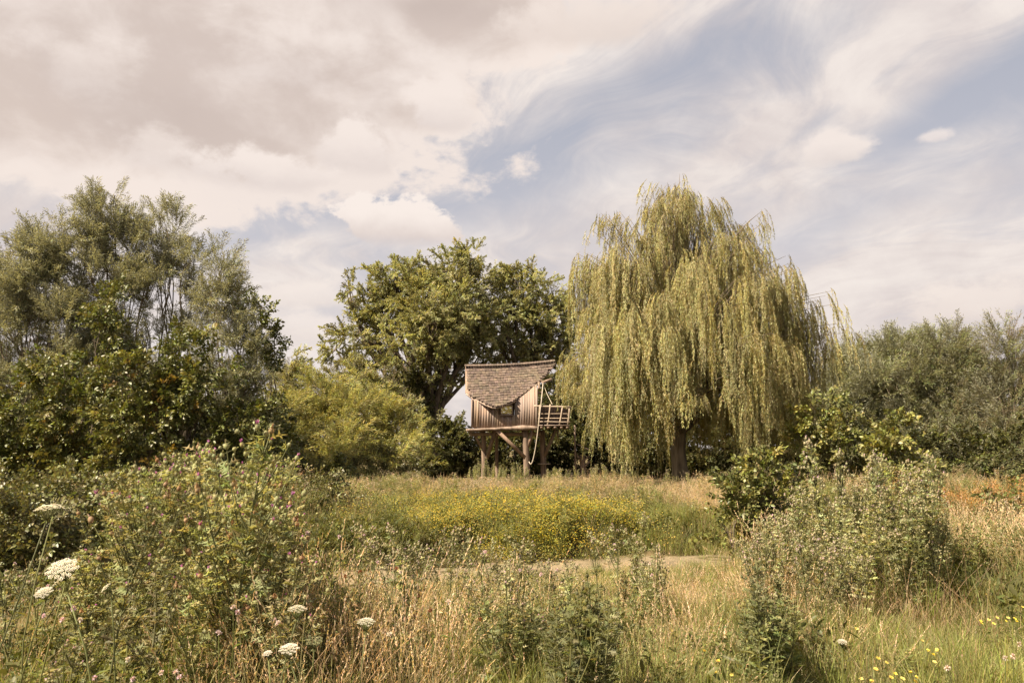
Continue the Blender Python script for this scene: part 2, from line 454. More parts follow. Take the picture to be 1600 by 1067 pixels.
def leaves(mb, B, D, L, Wd, col, shape='lance', up=None, droop=0.15, amt=0.2, r=None):
    """a leaf at each base point B along D: folded along its midrib, its tip hanging a little"""
    r = r or rng
    n = len(B); B = np.asarray(B, float); D = unit(np.asarray(D, float))
    L = np.broadcast_to(np.asarray(L, float), (n,))[:, None]; Wd = np.broadcast_to(np.asarray(Wd, float), (n,))[:, None]
    up = np.array((0, 0, 1.0)) if up is None else np.asarray(up, float)
    N = unit(up + r.normal(0, 0.55, (n, 3)))
    S = unit(np.cross(D, N)); N = unit(np.cross(S, D))
    C = jitter(col, n, amt, r=r)
    dr = np.array((0, 0, -1.0)) * droop * L
    if shape == 'lance':
        tip = B + D * L + dr
        m1 = B + D * L * 0.42 + S * Wd * 0.5 + N * Wd * 0.18; m2 = B + D * L * 0.42 - S * Wd * 0.5 + N * Wd * 0.18
        Vv = np.stack([B, m1, tip, m2], 1).reshape(-1, 3)
        i = np.arange(n)[:, None] * 4
        mb.add(Vv, np.concatenate([i + np.array([[0, 1, 2]]), i + np.array([[0, 2, 3]])]), np.repeat(C, 4, 0))
    else:
        tip = B + D * L + dr
        mid = B + D * L * 0.5 + dr * 0.3
        a1 = B + D * L * 0.30 + S * Wd * 0.46 + N * Wd * 0.12; b1 = B + D * L * 0.72 + S * Wd * 0.38 + N * Wd * 0.10 + dr * 0.5
        a2 = B + D * L * 0.30 - S * Wd * 0.46 + N * Wd * 0.12; b2 = B + D * L * 0.72 - S * Wd * 0.38 + N * Wd * 0.10 + dr * 0.5
        Vv = np.stack([B, a1, b1, tip, b2, a2, mid], 1).reshape(-1, 3)
        i = np.arange(n)[:, None] * 7
        mb.add(Vv, np.concatenate([i + np.array([[0, 1, 2, 6]]), i + np.array([[6, 4, 5, 0]])]), np.repeat(C, 7, 0))
        mb.f.append(np.concatenate([i + np.array([[6, 2, 3]]), i + np.array([[6, 3, 4]])]) + (mb.n - 7 * n))

def spray(seed, L=0.55, n=26, ll=0.08, lw=0.016, col=(.1, .1, .05), shape='lance', subs=4, spread=0.75, droop=0.15,
          stem=(.12, .09, .05), curve=-0.1, fwd=0.8, amt=0.2, sr=0.004):
    """a twig grown along +X with side twigs and leaves all along it"""
    r = np.random.default_rng(seed); mb = MB()
    t = np.linspace(0, 1, 6)
    main = np.stack([t * L, 0.04 * L * np.sin(t * 3 + seed), curve * L * t * t], 1)
    mb.tube(main, np.linspace(sr, sr * .4, 6), 3, stem, cap=False)
    lines = [(main, n // 2)]
    for k in range(subs):
        f = 0.12 + 0.75 * (k + r.uniform(0, 0.8)) / subs
        b = np.array([np.interp(f, t, main[:, j]) for j in range(3)])
        a = r.uniform(0, 2 * PI)
        d = unit(np.array((0.9, spread * math.cos(a), spread * math.sin(a))))
        l = L * (1 - f * 0.6) * r.uniform(0.4, 0.62)
        tt = np.linspace(0, 1, 4)[:, None]
        ln = b + d * tt * l + np.array((0, 0, curve)) * l * tt * tt
        mb.tube(ln, np.linspace(sr * .6, sr * .3, 4), 3, stem, cap=False)
        lines.append((ln, max(3, int(n / 2 / subs * (1.4 - f * 0.6)))))
    for ln, m in lines:
        f = (np.arange(m) + r.uniform(0, .6, m)) / m * 0.85 + 0.15
        q = f * (len(ln) - 1); i = np.minimum(q.astype(int), len(ln) - 2); w = (q - i)[:, None]
        B = ln[i] * (1 - w) + ln[i + 1] * w; T = unit(ln[i + 1] - ln[i])
        a = np.arange(m) * 2.4 + r.uniform(0, 1, m)
        A = unit(np.cross(T, np.array((0, 0, 1.0)) + 0.01)); Bn = np.cross(T, A)
        side = np.cos(a)[:, None] * A + np.sin(a)[:, None] * Bn * 0.7
        D = unit(T * fwd + side)
        leaves(mb, B, D, ll * r.uniform(.7, 1.2, m), lw * r.uniform(.8, 1.2, m), col, shape, None, droop, amt, r)
    return mb

SRC = {}
def source(key, mbs, mat):
    """plant pieces that a crown or a sward is made of; kept as mesh data only"""
    obs = []
    for k, m in enumerate(mbs):
        obs.append(bpy.data.objects.new(f'{key}_piece', m.mesh(f'{key}_piece', mat)))
    SRC[key] = group_for(key, obs)

def group_for(key, obs):
    g = bpy.data.node_groups.new(key + '_growth', 'GeometryNodeTree')
    g.interface.new_socket('Geometry', in_out='INPUT', socket_type='NodeSocketGeometry')
    g.interface.new_socket('Geometry', in_out='OUTPUT', socket_type='NodeSocketGeometry')
    N = g.nodes.new; Lk = g.links.new
    gi, go, ip, jn = N('NodeGroupInput'), N('NodeGroupOutput'), N('GeometryNodeInstanceOnPoints'), N('GeometryNodeJoinGeometry')
    for o in obs:
        oi = N('GeometryNodeObjectInfo'); oi.inputs['Object'].default_value = o
        ti = N('GeometryNodeGeometryToInstance'); Lk(oi.outputs['Geometry'], ti.inputs[0]); Lk(ti.outputs[0], jn.inputs[0])
    ip.inputs['Pick Instance'].default_value = True
    Lk(gi.outputs[0], ip.inputs['Points']); Lk(jn.outputs[0], ip.inputs['Instance'])
    def named(n, ty):
        a = N('GeometryNodeInputNamedAttribute'); a.data_type = ty; a.inputs[0].default_value = n
        return a.outputs[0]
    Lk(named('pick', 'INT'), ip.inputs['Instance Index'])
    e = N('FunctionNodeEulerToRotation'); Lk(named('turn', 'FLOAT_VECTOR'), e.inputs[0]); Lk(e.outputs[0], ip.inputs['Rotation'])
    Lk(named('size', 'FLOAT_VECTOR'), ip.inputs['Scale'])
    Lk(ip.outputs[0], go.inputs[0])
    return g, len(obs)

def grow(name, key, pts, rot, scl, parent=None, loc=(0, 0, 0)):
    """one object whose pieces stand at pts, turned by rot (euler) and sized by scl"""
    g, k = SRC[key]
    me = bpy.data.meshes.new(name); n = len(pts)
    me.vertices.add(n); me.vertices.foreach_set('co', (np.asarray(pts) - np.asarray(loc)).astype(np.float32).ravel())
    scl = np.asarray(scl, float)
    if scl.ndim == 1: scl = np.repeat(scl[:, None], 3, 1)
    for nm, ty, field, dat in (('turn', 'FLOAT_VECTOR', 'vector', np.asarray(rot)), ('size', 'FLOAT_VECTOR', 'vector', scl)):
        a = me.attributes.new(nm, ty, 'POINT'); a.data.foreach_set(field, dat.astype(np.float32).ravel())
    a = me.attributes.new('pick', 'INT', 'POINT'); a.data.foreach_set('value', rng.integers(0, k, n).astype(np.int32))
    o = link(name, me, parent)
    md = o.modifiers.new('growth', 'NODES'); md.node_group = g
    return tag(o, kind='stuff')

def euler_for(D, roll):
    """euler that turns +X onto D (roll about itself)"""
    D = unit(D)
    yaw = np.arctan2(D[:, 1], D[:, 0]); pit = -np.arcsin(np.clip(D[:, 2], -1, 1))
    return np.stack([roll, pit, yaw], 1)

# kinds of foliage (reflectance of the leaf itself)
C_SALLOW = (.245, .25, .145); C_BROAD = (.115, .122, .032); C_OAK = (.29, .29, .13)
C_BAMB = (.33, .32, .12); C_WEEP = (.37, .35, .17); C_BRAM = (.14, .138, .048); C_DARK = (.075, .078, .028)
source('sallow', [spray(10 + k, .7, 50, .10, .021, C_SALLOW, subs=5, spread=.6, curve=.05, fwd=1.0) for k in range(5)], M_silver)
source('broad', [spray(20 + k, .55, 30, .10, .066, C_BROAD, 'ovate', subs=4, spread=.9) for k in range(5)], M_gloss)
source('lime_broad', [spray(25 + k, .55, 32, .11, .074, (.19, .185, .05), 'ovate', subs=4, spread=.9) for k in range(4)], M_gloss)
source('yellowed', [spray(28 + k, .55, 28, .09, .058, (.17, .115, .03), 'ovate', subs=4, spread=.9) for k in range(3)], M_leaf)
source('oak', [spray(30 + k, 1.0, 130, .105, .06, C_OAK, 'ovate', subs=7, spread=1.0, amt=.3) for k in range(6)], M_leaf)
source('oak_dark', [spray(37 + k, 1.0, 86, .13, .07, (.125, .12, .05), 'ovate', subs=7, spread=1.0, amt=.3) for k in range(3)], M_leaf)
source('bamboo', [spray(40 + k, .95, 66, .14, .021, C_BAMB, subs=7, spread=.5, curve=-.35, droop=.3, stem=(.2, .18, .06)) for k in range(5)], M_leaf)
source('bramble', [spray(50 + k, .5, 34, .065, .045, C_BRAM, 'ovate', subs=5, spread=1.1, curve=-.2) for k in range(5)], M_gloss)
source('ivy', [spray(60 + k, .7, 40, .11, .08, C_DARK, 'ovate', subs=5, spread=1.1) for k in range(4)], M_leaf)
source('osier', [spray(70 + k, 1.0, 66, .12, .024, (.165, .175, .075), subs=7, spread=.5, curve=.02, fwd=1.1) for k in range(5)], M_silver)
source('osier_brown', [spray(76 + k, 1.0, 50, .10, .020, (.16, .125, .065), subs=7, spread=.5, curve=.05, fwd=1.1) for k in range(3)], M_silver)

def strand(seed, L):
    """one hanging rod of the weeping willow: out along +X, then straight down, with side rods"""
    r = np.random.default_rng(seed); mb = MB(); rods = []
    def rod(b, d, l, out):
        s = np.linspace(0, 1, 10)
        w = r.uniform(0, 6)
        x = out * (1 - np.exp(-s * l / (out * 1.3 + .05)))
        z = -(s * l) + out * .55 * (1 - np.exp(-s * l / (out * 1.0 + .05)))
        side = 0.04 * np.sin(s * 5 + w) * s
        q = b + np.stack([x * d[0] - side * d[1], x * d[1] + side * d[0], z], 1)
        rods.append((q, l)); return q
    q = rod(np.zeros(3), (1, 0), L, .32)
    for k in range(int(2 + L * 2.2)):
        f = r.uniform(.08, .75); i = int(f * 9); a = r.uniform(-1.6, 1.6)
        rod(q[i], (math.cos(a), math.sin(a)), L * (1 - f) * r.uniform(.35, .8), r.uniform(.05, .16))
    for q, l in rods:
        mb.tube(q, np.linspace(.005, .002, 10), 3, (.30, .23, .07), cap=False)
        m = max(6, int(l / .026)); f = np.sort(r.uniform(.04, 1, m)); p = f * 9; i = np.minimum(p.astype(int), 8); w = (p - i)[:, None]
        B = q[i] * (1 - w) + q[i + 1] * w; T = unit(q[i + 1] - q[i])
        a = r.uniform(0, 2 * PI, m)
        D = T * 1.0 + np.stack([np.cos(a), np.sin(a), np.zeros(m)], 1) * .62
        leaves(mb, B, D, r.uniform(.06, .095, m), r.uniform(.012, .018, m), C_WEEP, 'lance', (1, 0, .3), .1, .28, r)
    return mb
for nm, l in (('short', .75), ('mid', 1.4), ('long', 2.3), ('longest', 3.3)):
    source('weep_' + nm, [strand(100 + k + int(l * 10), l * (1 + .1 * k)) for k in range(4)], M_leaf)

# ------------------------------------------------------------------ trees
def curve_pts(a, b, bend=0.1, k=7, r=None, sag=0.0):
    r = r or rng
    a = np.asarray(a, float); b = np.asarray(b, float); t = np.linspace(0, 1, k)[:, None]
    L = np.linalg.norm(b - a); o = r.normal(0, bend, 3) * L; o2 = r.normal(0, bend * .4, 3) * L
    return a * (1 - t) + b * t + np.sin(t * PI) * o + np.sin(t * 2 * PI) * o2 + np.array((0, 0, 1.0)) * sag * L * np.sin(t * PI)

SPRAY_L = dict(oak=1.0, osier=1.0, osier_brown=1.0, sallow=.7, bamboo=.95, broad=.5, lime_broad=.5, bramble=.4, ivy=.6)
def blobs3(bl, Y, key=''):
    out = []
    for b in bl:
        px, py, rx, ry = b[:4]; dY = b[4] if len(b) > 4 else 0
        c = P(px, py, Y + dY); k = (Y + dY) / 1244.0
        mg = .24 * SPRAY_L.get(key, .5) / k; rx = max(rx - mg, rx * .6); ry = max(ry - mg, ry * .6)
        out.append((c, np.array((rx * k, (rx + ry) / 2 * k * .9, ry * k))))
    return out

def crown_points(bl3, per_m2, sub=0.36, updir=0.35, low=0.03, seed=0):
    """twig positions and directions: clumped over and inside each lobe of a crown"""
    r = np.random.default_rng(seed); PT, DR = [], []
    for c, R in bl3:
        area = 4 * PI * (R[0] * R[2] + R[0] * R[1] + R[1] * R[2]) / 3
        n = int(area * per_m2); ns = max(6, int(area * 0.9))
        sc = unit(r.normal(0, 1, (ns, 3))) * (r.uniform(.25, 1, (ns, 1)) ** .42)
        sr = sub * r.uniform(.5, 1.2, ns)
        k = r.integers(0, ns, n)
        o = unit(r.normal(0, 1, (n, 3))) * (r.uniform(0, 1, (n, 1)) ** .5)
        p = sc[k] + o * sr[k][:, None]
        pt = c + p * R * .97
        d = unit(o) * .75 + unit(p) * .6 + r.normal(0, .3, (n, 3)) + np.array((0, 0, updir))
        ok = pt[:, 2] > low + height(pt[:, 0], pt[:, 1])
        PT.append(pt[ok]); DR.append(d[ok])
    return np.concatenate(PT), np.concatenate(DR)

def tree(name, label, cat, base, Y, bl, keys, per_m2, trunk_r, group=None, bark=None, stems=1, fork=0.3, seed=0, size=(.7, 1.25),
         updir=.35, sub=.36, lean=None, crown='crown', limbs=2):
    r = np.random.default_rng(seed + 500)
    b = P(base, 700, Y); b[2] = float(height(b[0], b[1])) - .05
    b3 = blobs3(bl, Y, keys[0][0])
    t = thing(name, label, cat, b, 0, group)
    top = np.mean([c for c, R in b3], 0)
    wood = MB()
    bases = []
    for s in range(stems):
        a0 = b + (np.array((r.normal(0, .35), r.normal(0, .3), 0)) if stems > 1 else 0)
        fk = a0 * (1 - fork) + (top if lean is None else np.array(lean)) * fork
        if stems > 1: fk = fk + r.normal(0, .3, 3)
        q = curve_pts(a0, fk, .04, 6, r)
        rad = np.linspace(trunk_r, trunk_r * .72, 6); rad[0] *= 1.25
        wood = MB(); wood.tube(q - b, rad, 9); bases.append(q)
        st_ = wood.build('trunk', bark or M_bark, t, smooth=True)
        if s == 0: tr = st_
    br = MB()
    for i, (c, R) in enumerate(b3):
        q0 = bases[i % len(bases)]; st = q0[r.integers(3, 6)]
        q = curve_pts(st, c, .05, 8, r); L = np.linalg.norm(c - st)
        r0 = trunk_r * .5 * min(1, .4 + .5 * R.mean())
        br.tube(q - b, np.linspace(r0, r0 * .35, 8), 6, cap=False)
        for k in range(limbs * 3):
            s2 = q[r.integers(3, 8)]; e = c + unit(r.normal(0, 1, 3) + (0, 0, .3)) * R * r.uniform(.4, .8)
            q2 = curve_pts(s2, e, .06, 6, r)
            br.tube(q2 - b, np.linspace(r0 * .4, .008, 6), 4, cap=False)
    br.build('limb', bark or M_bark, tr, smooth=True)
    tag(tr.children[0], kind='stuff')
    pt, dr = crown_points(b3, per_m2, sub, updir, .03, seed)
    tot = sum(w for _, w in keys); acc = 0; u = r.uniform(0, 1, len(pt))
    for key, w in keys:
        m = (u >= acc / tot) & (u < (acc + w) / tot); acc += w
        if not m.any(): continue
        n = m.sum()
        grow(crown, key, pt[m], euler_for(dr[m], r.uniform(0, 2 * PI, n) * .25), r.uniform(*size, n), t, b)
    return t

# ------------------------------------------------------------------ far hedges and trees
G_BACK = 'hedgerow bushes closing the far side of the meadow'
tree('oak_tree', 'large spreading oak left of the treehouse, its leaning trunk and dark ivy-clad trunk showing below', 'tree', 684, 49,
     [(650, 478, 72, 46), (575, 450, 40, 30), (705, 425, 44, 40, 1), (735, 408, 28, 26), (620, 440, 46, 32), (690, 470, 66, 50, -1), (745, 460, 42, 46, 1),
      (640, 540, 62, 40, -2), (560, 520, 42, 36), (600, 500, 44, 40, 1), (690, 535, 50, 38), (600, 580, 46, 34), (655, 590, 40, 30, -1), (725, 510, 44, 40, -1),
      (525, 545, 26, 24, 1), (700, 580, 24, 26, 1), (560, 575, 38, 30), (735, 545, 40, 34), (755, 500, 40, 40), (765, 560, 30, 22, 1), (600, 625, 36, 30), (680, 505, 60, 50, -3), (630, 430, 36, 24), (545, 448, 16, 12)],
     [('oak', 5), ('oak_dark', 1)], 3.6, .42, None, M_bark, seed=1, fork=.45, updir=.2, limbs=2, sub=.28)
tree('oak_tree', 'darker oak rising behind the shingled roof, half hidden by the willow', 'tree', 808, 51,
     [(805, 455, 48, 36), (840, 450, 38, 34, 1), (860, 490, 36, 44), (790, 500, 44, 40, -1), (800, 545, 50, 24), (880, 520, 30, 50, 1), (830, 520, 46, 34), (870, 540, 34, 30), (775, 530, 30, 22), (815, 430, 28, 20), (862, 585, 38, 34, 1), (850, 560, 40, 26, 1)],
     [('oak', 4), ('oak_dark', 1)], 3.4, .36, None, M_bark, seed=2, fork=.55, updir=.2)
tree('ivy_trunk', 'dark ivy-smothered trunk standing in front of the spreading oak', 'tree', 650, 47.5,
     [(648, 640, 20, 40), (640, 600, 22, 30), (655, 675, 22, 26)], [('ivy', 1)], 7, .35, seed=3)
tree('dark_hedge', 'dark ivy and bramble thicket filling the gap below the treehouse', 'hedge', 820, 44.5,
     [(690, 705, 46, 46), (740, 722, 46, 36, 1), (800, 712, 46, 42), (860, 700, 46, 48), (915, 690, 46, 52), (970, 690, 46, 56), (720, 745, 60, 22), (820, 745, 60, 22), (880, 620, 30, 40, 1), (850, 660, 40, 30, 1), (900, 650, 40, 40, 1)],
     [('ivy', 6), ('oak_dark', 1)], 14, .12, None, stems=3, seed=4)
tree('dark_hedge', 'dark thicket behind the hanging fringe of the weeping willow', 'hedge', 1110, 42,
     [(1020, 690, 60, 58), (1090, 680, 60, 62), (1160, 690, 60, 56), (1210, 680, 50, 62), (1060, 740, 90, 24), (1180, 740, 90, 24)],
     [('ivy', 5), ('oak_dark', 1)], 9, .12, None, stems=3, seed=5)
tree('oak_sapling', 'small round-headed tree top poking up between willow scrub and oak', 'tree', 452, 46,
     [(452, 560, 14, 12), (455, 585, 18, 22)], [('oak', 1)], 5, .12, seed=6)
tree('bushy_tree', 'olive brown thorn bush behind the bamboo, rounded along its top', 'bush', 545, 40,
     [(500, 605, 52, 42), (560, 610, 52, 44), (610, 640, 40, 44), (460, 620, 44, 46), (540, 660, 90, 60)],
     [('osier_brown', 2), ('oak', 1)], 6.5, .14, None, stems=3, seed=7)

# bamboo and yellow green scrub, each clump a plant of its own
for i, (lab, bx, Y, bl) in enumerate([
        ('feathery yellow green bamboo clump, tallest of those left of the oak', 490, 33, [(490, 625, 34, 44), (480, 670, 48, 46), (510, 700, 44, 40)]),
        ('yellow green bamboo clump leaning right beside the dark ivy trunk', 590, 33, [(560, 650, 40, 46), (590, 680, 44, 42), (620, 700, 40, 38), (645, 690, 24, 30)]),
        ('pale bamboo clump against the left willow scrub', 445, 31, [(445, 655, 28, 40), (450, 700, 40, 44), (440, 735, 46, 36)]),
        ('bamboo clump in the middle of the yellow green thicket', 540, 31, [(530, 690, 40, 44), (545, 720, 46, 34)])]):
    tree('bamboo_clump', lab, 'bamboo', bx, Y, bl, [('bamboo', 1)], 12.5, .03, 'bamboo clumps left of the oak', M_bark_pale, stems=7, seed=20 + i, updir=1.0, fork=.7, limbs=1, sub=.2)
tree('leafy_bush', 'low rounded bramble mound at the foot of the bamboo', 'bush', 612, 29,
     [(600, 735, 44, 28), (560, 738, 40, 26), (640, 728, 34, 28)], [('bramble', 3), ('bamboo', 1)], 16, .05, None, stems=3, seed=30)
tree('leafy_bush', 'dark mixed bush below the pale bamboo clump', 'bush', 430, 27,
     [(440, 735, 50, 34), (490, 742, 50, 30), (400, 745, 40, 34), (530, 745, 36, 24)], [('broad', 2), ('bramble', 2), ('bamboo', 1)], 14, .05, None, stems=3, seed=31)

# the tall willow scrub at the left
LW = 'silvery willows in the tall scrub at the left'
tree('silver_willow', 'silvery grey willow at the far left edge, fine leaved', 'tree', 40, 24.5,
     [(30, 430, 66, 52), (70, 380, 44, 34), (10, 510, 70, 70), (70, 470, 66, 66), (100, 540, 60, 70), (30, 600, 80, 70), (60, 680, 80, 60), (100, 360, 24, 20), (20, 395, 22, 20)],
     [('sallow', 1)], 25, .12, LW, M_bark_pale, stems=4, seed=40, updir=.9, fork=.5)
tree('silver_willow', 'tallest silvery willow of the left scrub with an upright plume', 'tree', 165, 25,
     [(152, 325, 22, 24), (160, 362, 46, 40), (130, 400, 50, 44), (185, 400, 52, 50), (170, 450, 60, 50), (140, 500, 50, 60), (205, 465, 26, 46), (170, 570, 60, 46), (180, 310, 10, 14), (150, 640, 90, 70)],
     [('sallow', 1)], 23, .13, LW, M_bark_pale, stems=3, seed=41, updir=1.0, fork=.5)
tree('silver_willow', 'airy silvery willow with sky showing between its thin stems', 'tree', 262, 25.5,
     [(248, 338, 18, 22), (262, 365, 46, 36), (240, 405, 50, 44), (290, 410, 46, 44), (262, 462, 54, 44), (300, 480, 34, 40), (232, 520, 20, 34), (285, 540, 34, 34), (275, 600, 50, 40), (225, 345, 18, 18)],
     [('sallow', 1)], 15, .10, LW, M_bark_pale, stems=4, seed=42, updir=1.0, fork=.55)
tree('silver_willow', 'shorter pale willow on the right flank of the left scrub', 'tree', 358, 24,
     [(350, 408, 24, 28), (340, 450, 38, 40), (366, 480, 30, 40), (345, 520, 40, 44), (380, 560, 34, 44), (350, 600, 44, 46), (388, 630, 36, 50), (370, 700, 60, 50)],
     [('sallow', 1)], 24, .10, LW, M_bark_pale, stems=3, seed=43, updir=.9, fork=.5)
tree('alder_tree', 'dark round-leaved alder at the right shoulder of the left scrub', 'tree', 405, 26,
     [(395, 490, 26, 28), (412, 530, 24, 34), (400, 580, 30, 44), (410, 640, 32, 50), (415, 700, 34, 50), (372, 470, 16, 18)],
     [('broad', 1)], 10, .10, None, stems=2, seed=44)
HZ = 'broad-leaved bushes under the left willows'
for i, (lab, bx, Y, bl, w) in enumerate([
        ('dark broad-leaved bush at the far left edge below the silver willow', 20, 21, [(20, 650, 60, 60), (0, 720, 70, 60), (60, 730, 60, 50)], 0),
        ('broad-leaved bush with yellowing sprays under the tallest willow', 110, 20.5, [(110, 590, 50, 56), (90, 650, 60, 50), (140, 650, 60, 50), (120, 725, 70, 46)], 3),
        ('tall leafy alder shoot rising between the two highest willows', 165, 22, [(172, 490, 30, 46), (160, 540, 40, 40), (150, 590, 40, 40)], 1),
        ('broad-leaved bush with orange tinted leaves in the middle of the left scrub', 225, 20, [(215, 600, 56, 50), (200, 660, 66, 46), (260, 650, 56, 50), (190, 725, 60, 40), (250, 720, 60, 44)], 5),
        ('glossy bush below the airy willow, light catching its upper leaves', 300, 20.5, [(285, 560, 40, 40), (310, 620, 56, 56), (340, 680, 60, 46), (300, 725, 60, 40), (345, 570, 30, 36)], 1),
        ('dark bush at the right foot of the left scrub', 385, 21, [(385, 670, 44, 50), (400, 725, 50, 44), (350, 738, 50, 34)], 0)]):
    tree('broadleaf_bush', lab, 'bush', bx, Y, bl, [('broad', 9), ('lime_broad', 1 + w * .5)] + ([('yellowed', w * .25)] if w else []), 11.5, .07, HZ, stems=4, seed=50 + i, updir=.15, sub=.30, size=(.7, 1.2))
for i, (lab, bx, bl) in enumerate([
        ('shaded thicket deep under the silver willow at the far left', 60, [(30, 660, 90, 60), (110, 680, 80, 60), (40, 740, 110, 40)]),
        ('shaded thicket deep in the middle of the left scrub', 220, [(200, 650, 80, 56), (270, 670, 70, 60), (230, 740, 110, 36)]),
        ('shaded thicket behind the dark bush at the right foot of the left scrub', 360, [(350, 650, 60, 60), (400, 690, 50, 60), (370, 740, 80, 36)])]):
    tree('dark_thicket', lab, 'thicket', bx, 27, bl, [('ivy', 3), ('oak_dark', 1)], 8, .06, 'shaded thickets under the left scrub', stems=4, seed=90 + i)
BR = 'brambles spilling along the foot of the left scrub'
for i, (lab, bx, Y, bl) in enumerate([
        ('bramble mound at the lower left edge beside the white umbels', 20, 12.5, [(10, 830, 90, 50), (60, 850, 70, 46), (-20, 790, 70, 50)]),
        ('bramble bank behind the white umbels, spreading to the right', 120, 14, [(110, 800, 80, 40), (160, 830, 70, 34), (60, 775, 70, 34)]),
        ('bramble bank in shade directly under the yellowing bush', 210, 16, [(200, 775, 80, 34), (270, 785, 70, 30), (140, 765, 60, 30)]),
        ('grey green bramble mound right of the thistle stand', 480, 17, [(470, 775, 50, 30), (510, 790, 44, 28), (430, 770, 50, 28)])]):
    tree('bramble_bush', lab, 'bramble', bx, Y, bl, [('bramble', 1)], 21, .02, BR, stems=4, seed=60 + i, updir=.2)

# right hand side
tree('osier_bush', 'wide silvery osier thicket just right of the weeping willow', 'bush', 1370, 35,
     [(1340, 590, 56, 40), (1300, 620, 44, 50), (1400, 570, 46, 40, -1), (1420, 620, 60, 56), (1350, 650, 66, 50), (1390, 600, 50, 40, -2), (1330, 690, 70, 50)],
     [('osier', 1)], 17, .10, 'willow thickets along the right side', M_bark_pale, stems=5, seed=70, updir=.7, limbs=1)
tree('osier_bush', 'highest part of the right thicket with upright tips near the photo edge', 'bush', 1480, 33,
     [(1475, 560, 44, 44), (1500, 545, 26, 30), (1450, 600, 56, 56), (1510, 610, 56, 66), (1480, 670, 76, 60), (1420, 690, 50, 46), (1460, 545, 16, 18)],
     [('osier', 3), ('osier_brown', 1)], 17, .10, 'willow thickets along the right side', M_bark_pale, stems=5, seed=71, updir=.9, limbs=1)
tree('osier_bush', 'thin twiggy willow at the right edge with sky between its twigs', 'bush', 1580, 31,
     [(1575, 545, 34, 42), (1600, 570, 44, 50), (1560, 620, 44, 46), (1600, 640, 66, 56), (1580, 520, 16, 18), (1570, 700, 90, 50)],
     [('osier_brown', 2), ('osier', 1)], 12, .08, 'willow thickets along the right side', M_bark, stems=5, seed=72, updir=.9, limbs=1)
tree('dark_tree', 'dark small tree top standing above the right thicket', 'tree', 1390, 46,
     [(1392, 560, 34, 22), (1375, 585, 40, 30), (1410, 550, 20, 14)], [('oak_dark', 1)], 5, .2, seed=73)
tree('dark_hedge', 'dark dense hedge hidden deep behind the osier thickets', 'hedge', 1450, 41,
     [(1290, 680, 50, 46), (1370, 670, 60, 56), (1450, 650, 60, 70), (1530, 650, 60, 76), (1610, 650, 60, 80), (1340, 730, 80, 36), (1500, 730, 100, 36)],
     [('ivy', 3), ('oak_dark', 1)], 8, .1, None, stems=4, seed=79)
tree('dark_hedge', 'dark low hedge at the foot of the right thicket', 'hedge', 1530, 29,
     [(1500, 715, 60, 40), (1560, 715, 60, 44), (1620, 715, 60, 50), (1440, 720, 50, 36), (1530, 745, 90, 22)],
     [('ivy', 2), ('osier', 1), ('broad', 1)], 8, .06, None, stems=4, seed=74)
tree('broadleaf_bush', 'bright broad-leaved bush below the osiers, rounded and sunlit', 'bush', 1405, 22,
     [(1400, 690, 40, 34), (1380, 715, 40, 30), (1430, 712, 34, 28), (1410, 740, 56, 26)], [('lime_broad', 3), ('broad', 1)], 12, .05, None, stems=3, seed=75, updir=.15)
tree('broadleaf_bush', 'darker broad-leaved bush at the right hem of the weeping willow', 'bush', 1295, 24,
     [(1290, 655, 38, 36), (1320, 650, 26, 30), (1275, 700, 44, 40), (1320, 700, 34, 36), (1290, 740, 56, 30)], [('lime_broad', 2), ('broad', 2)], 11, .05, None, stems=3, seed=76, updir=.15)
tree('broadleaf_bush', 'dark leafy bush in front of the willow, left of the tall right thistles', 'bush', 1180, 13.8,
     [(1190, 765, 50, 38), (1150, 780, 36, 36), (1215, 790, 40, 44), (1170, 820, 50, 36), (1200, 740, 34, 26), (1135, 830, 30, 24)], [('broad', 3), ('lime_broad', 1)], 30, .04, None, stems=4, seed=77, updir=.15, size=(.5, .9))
tree('small_bush', 'low green bush at the right edge beyond the tan grasses', 'bush', 1600, 13,
     [(1600, 820, 44, 34), (1580, 850, 34, 24)], [('bramble', 1)], 18, .03, None, stems=3, seed=78)

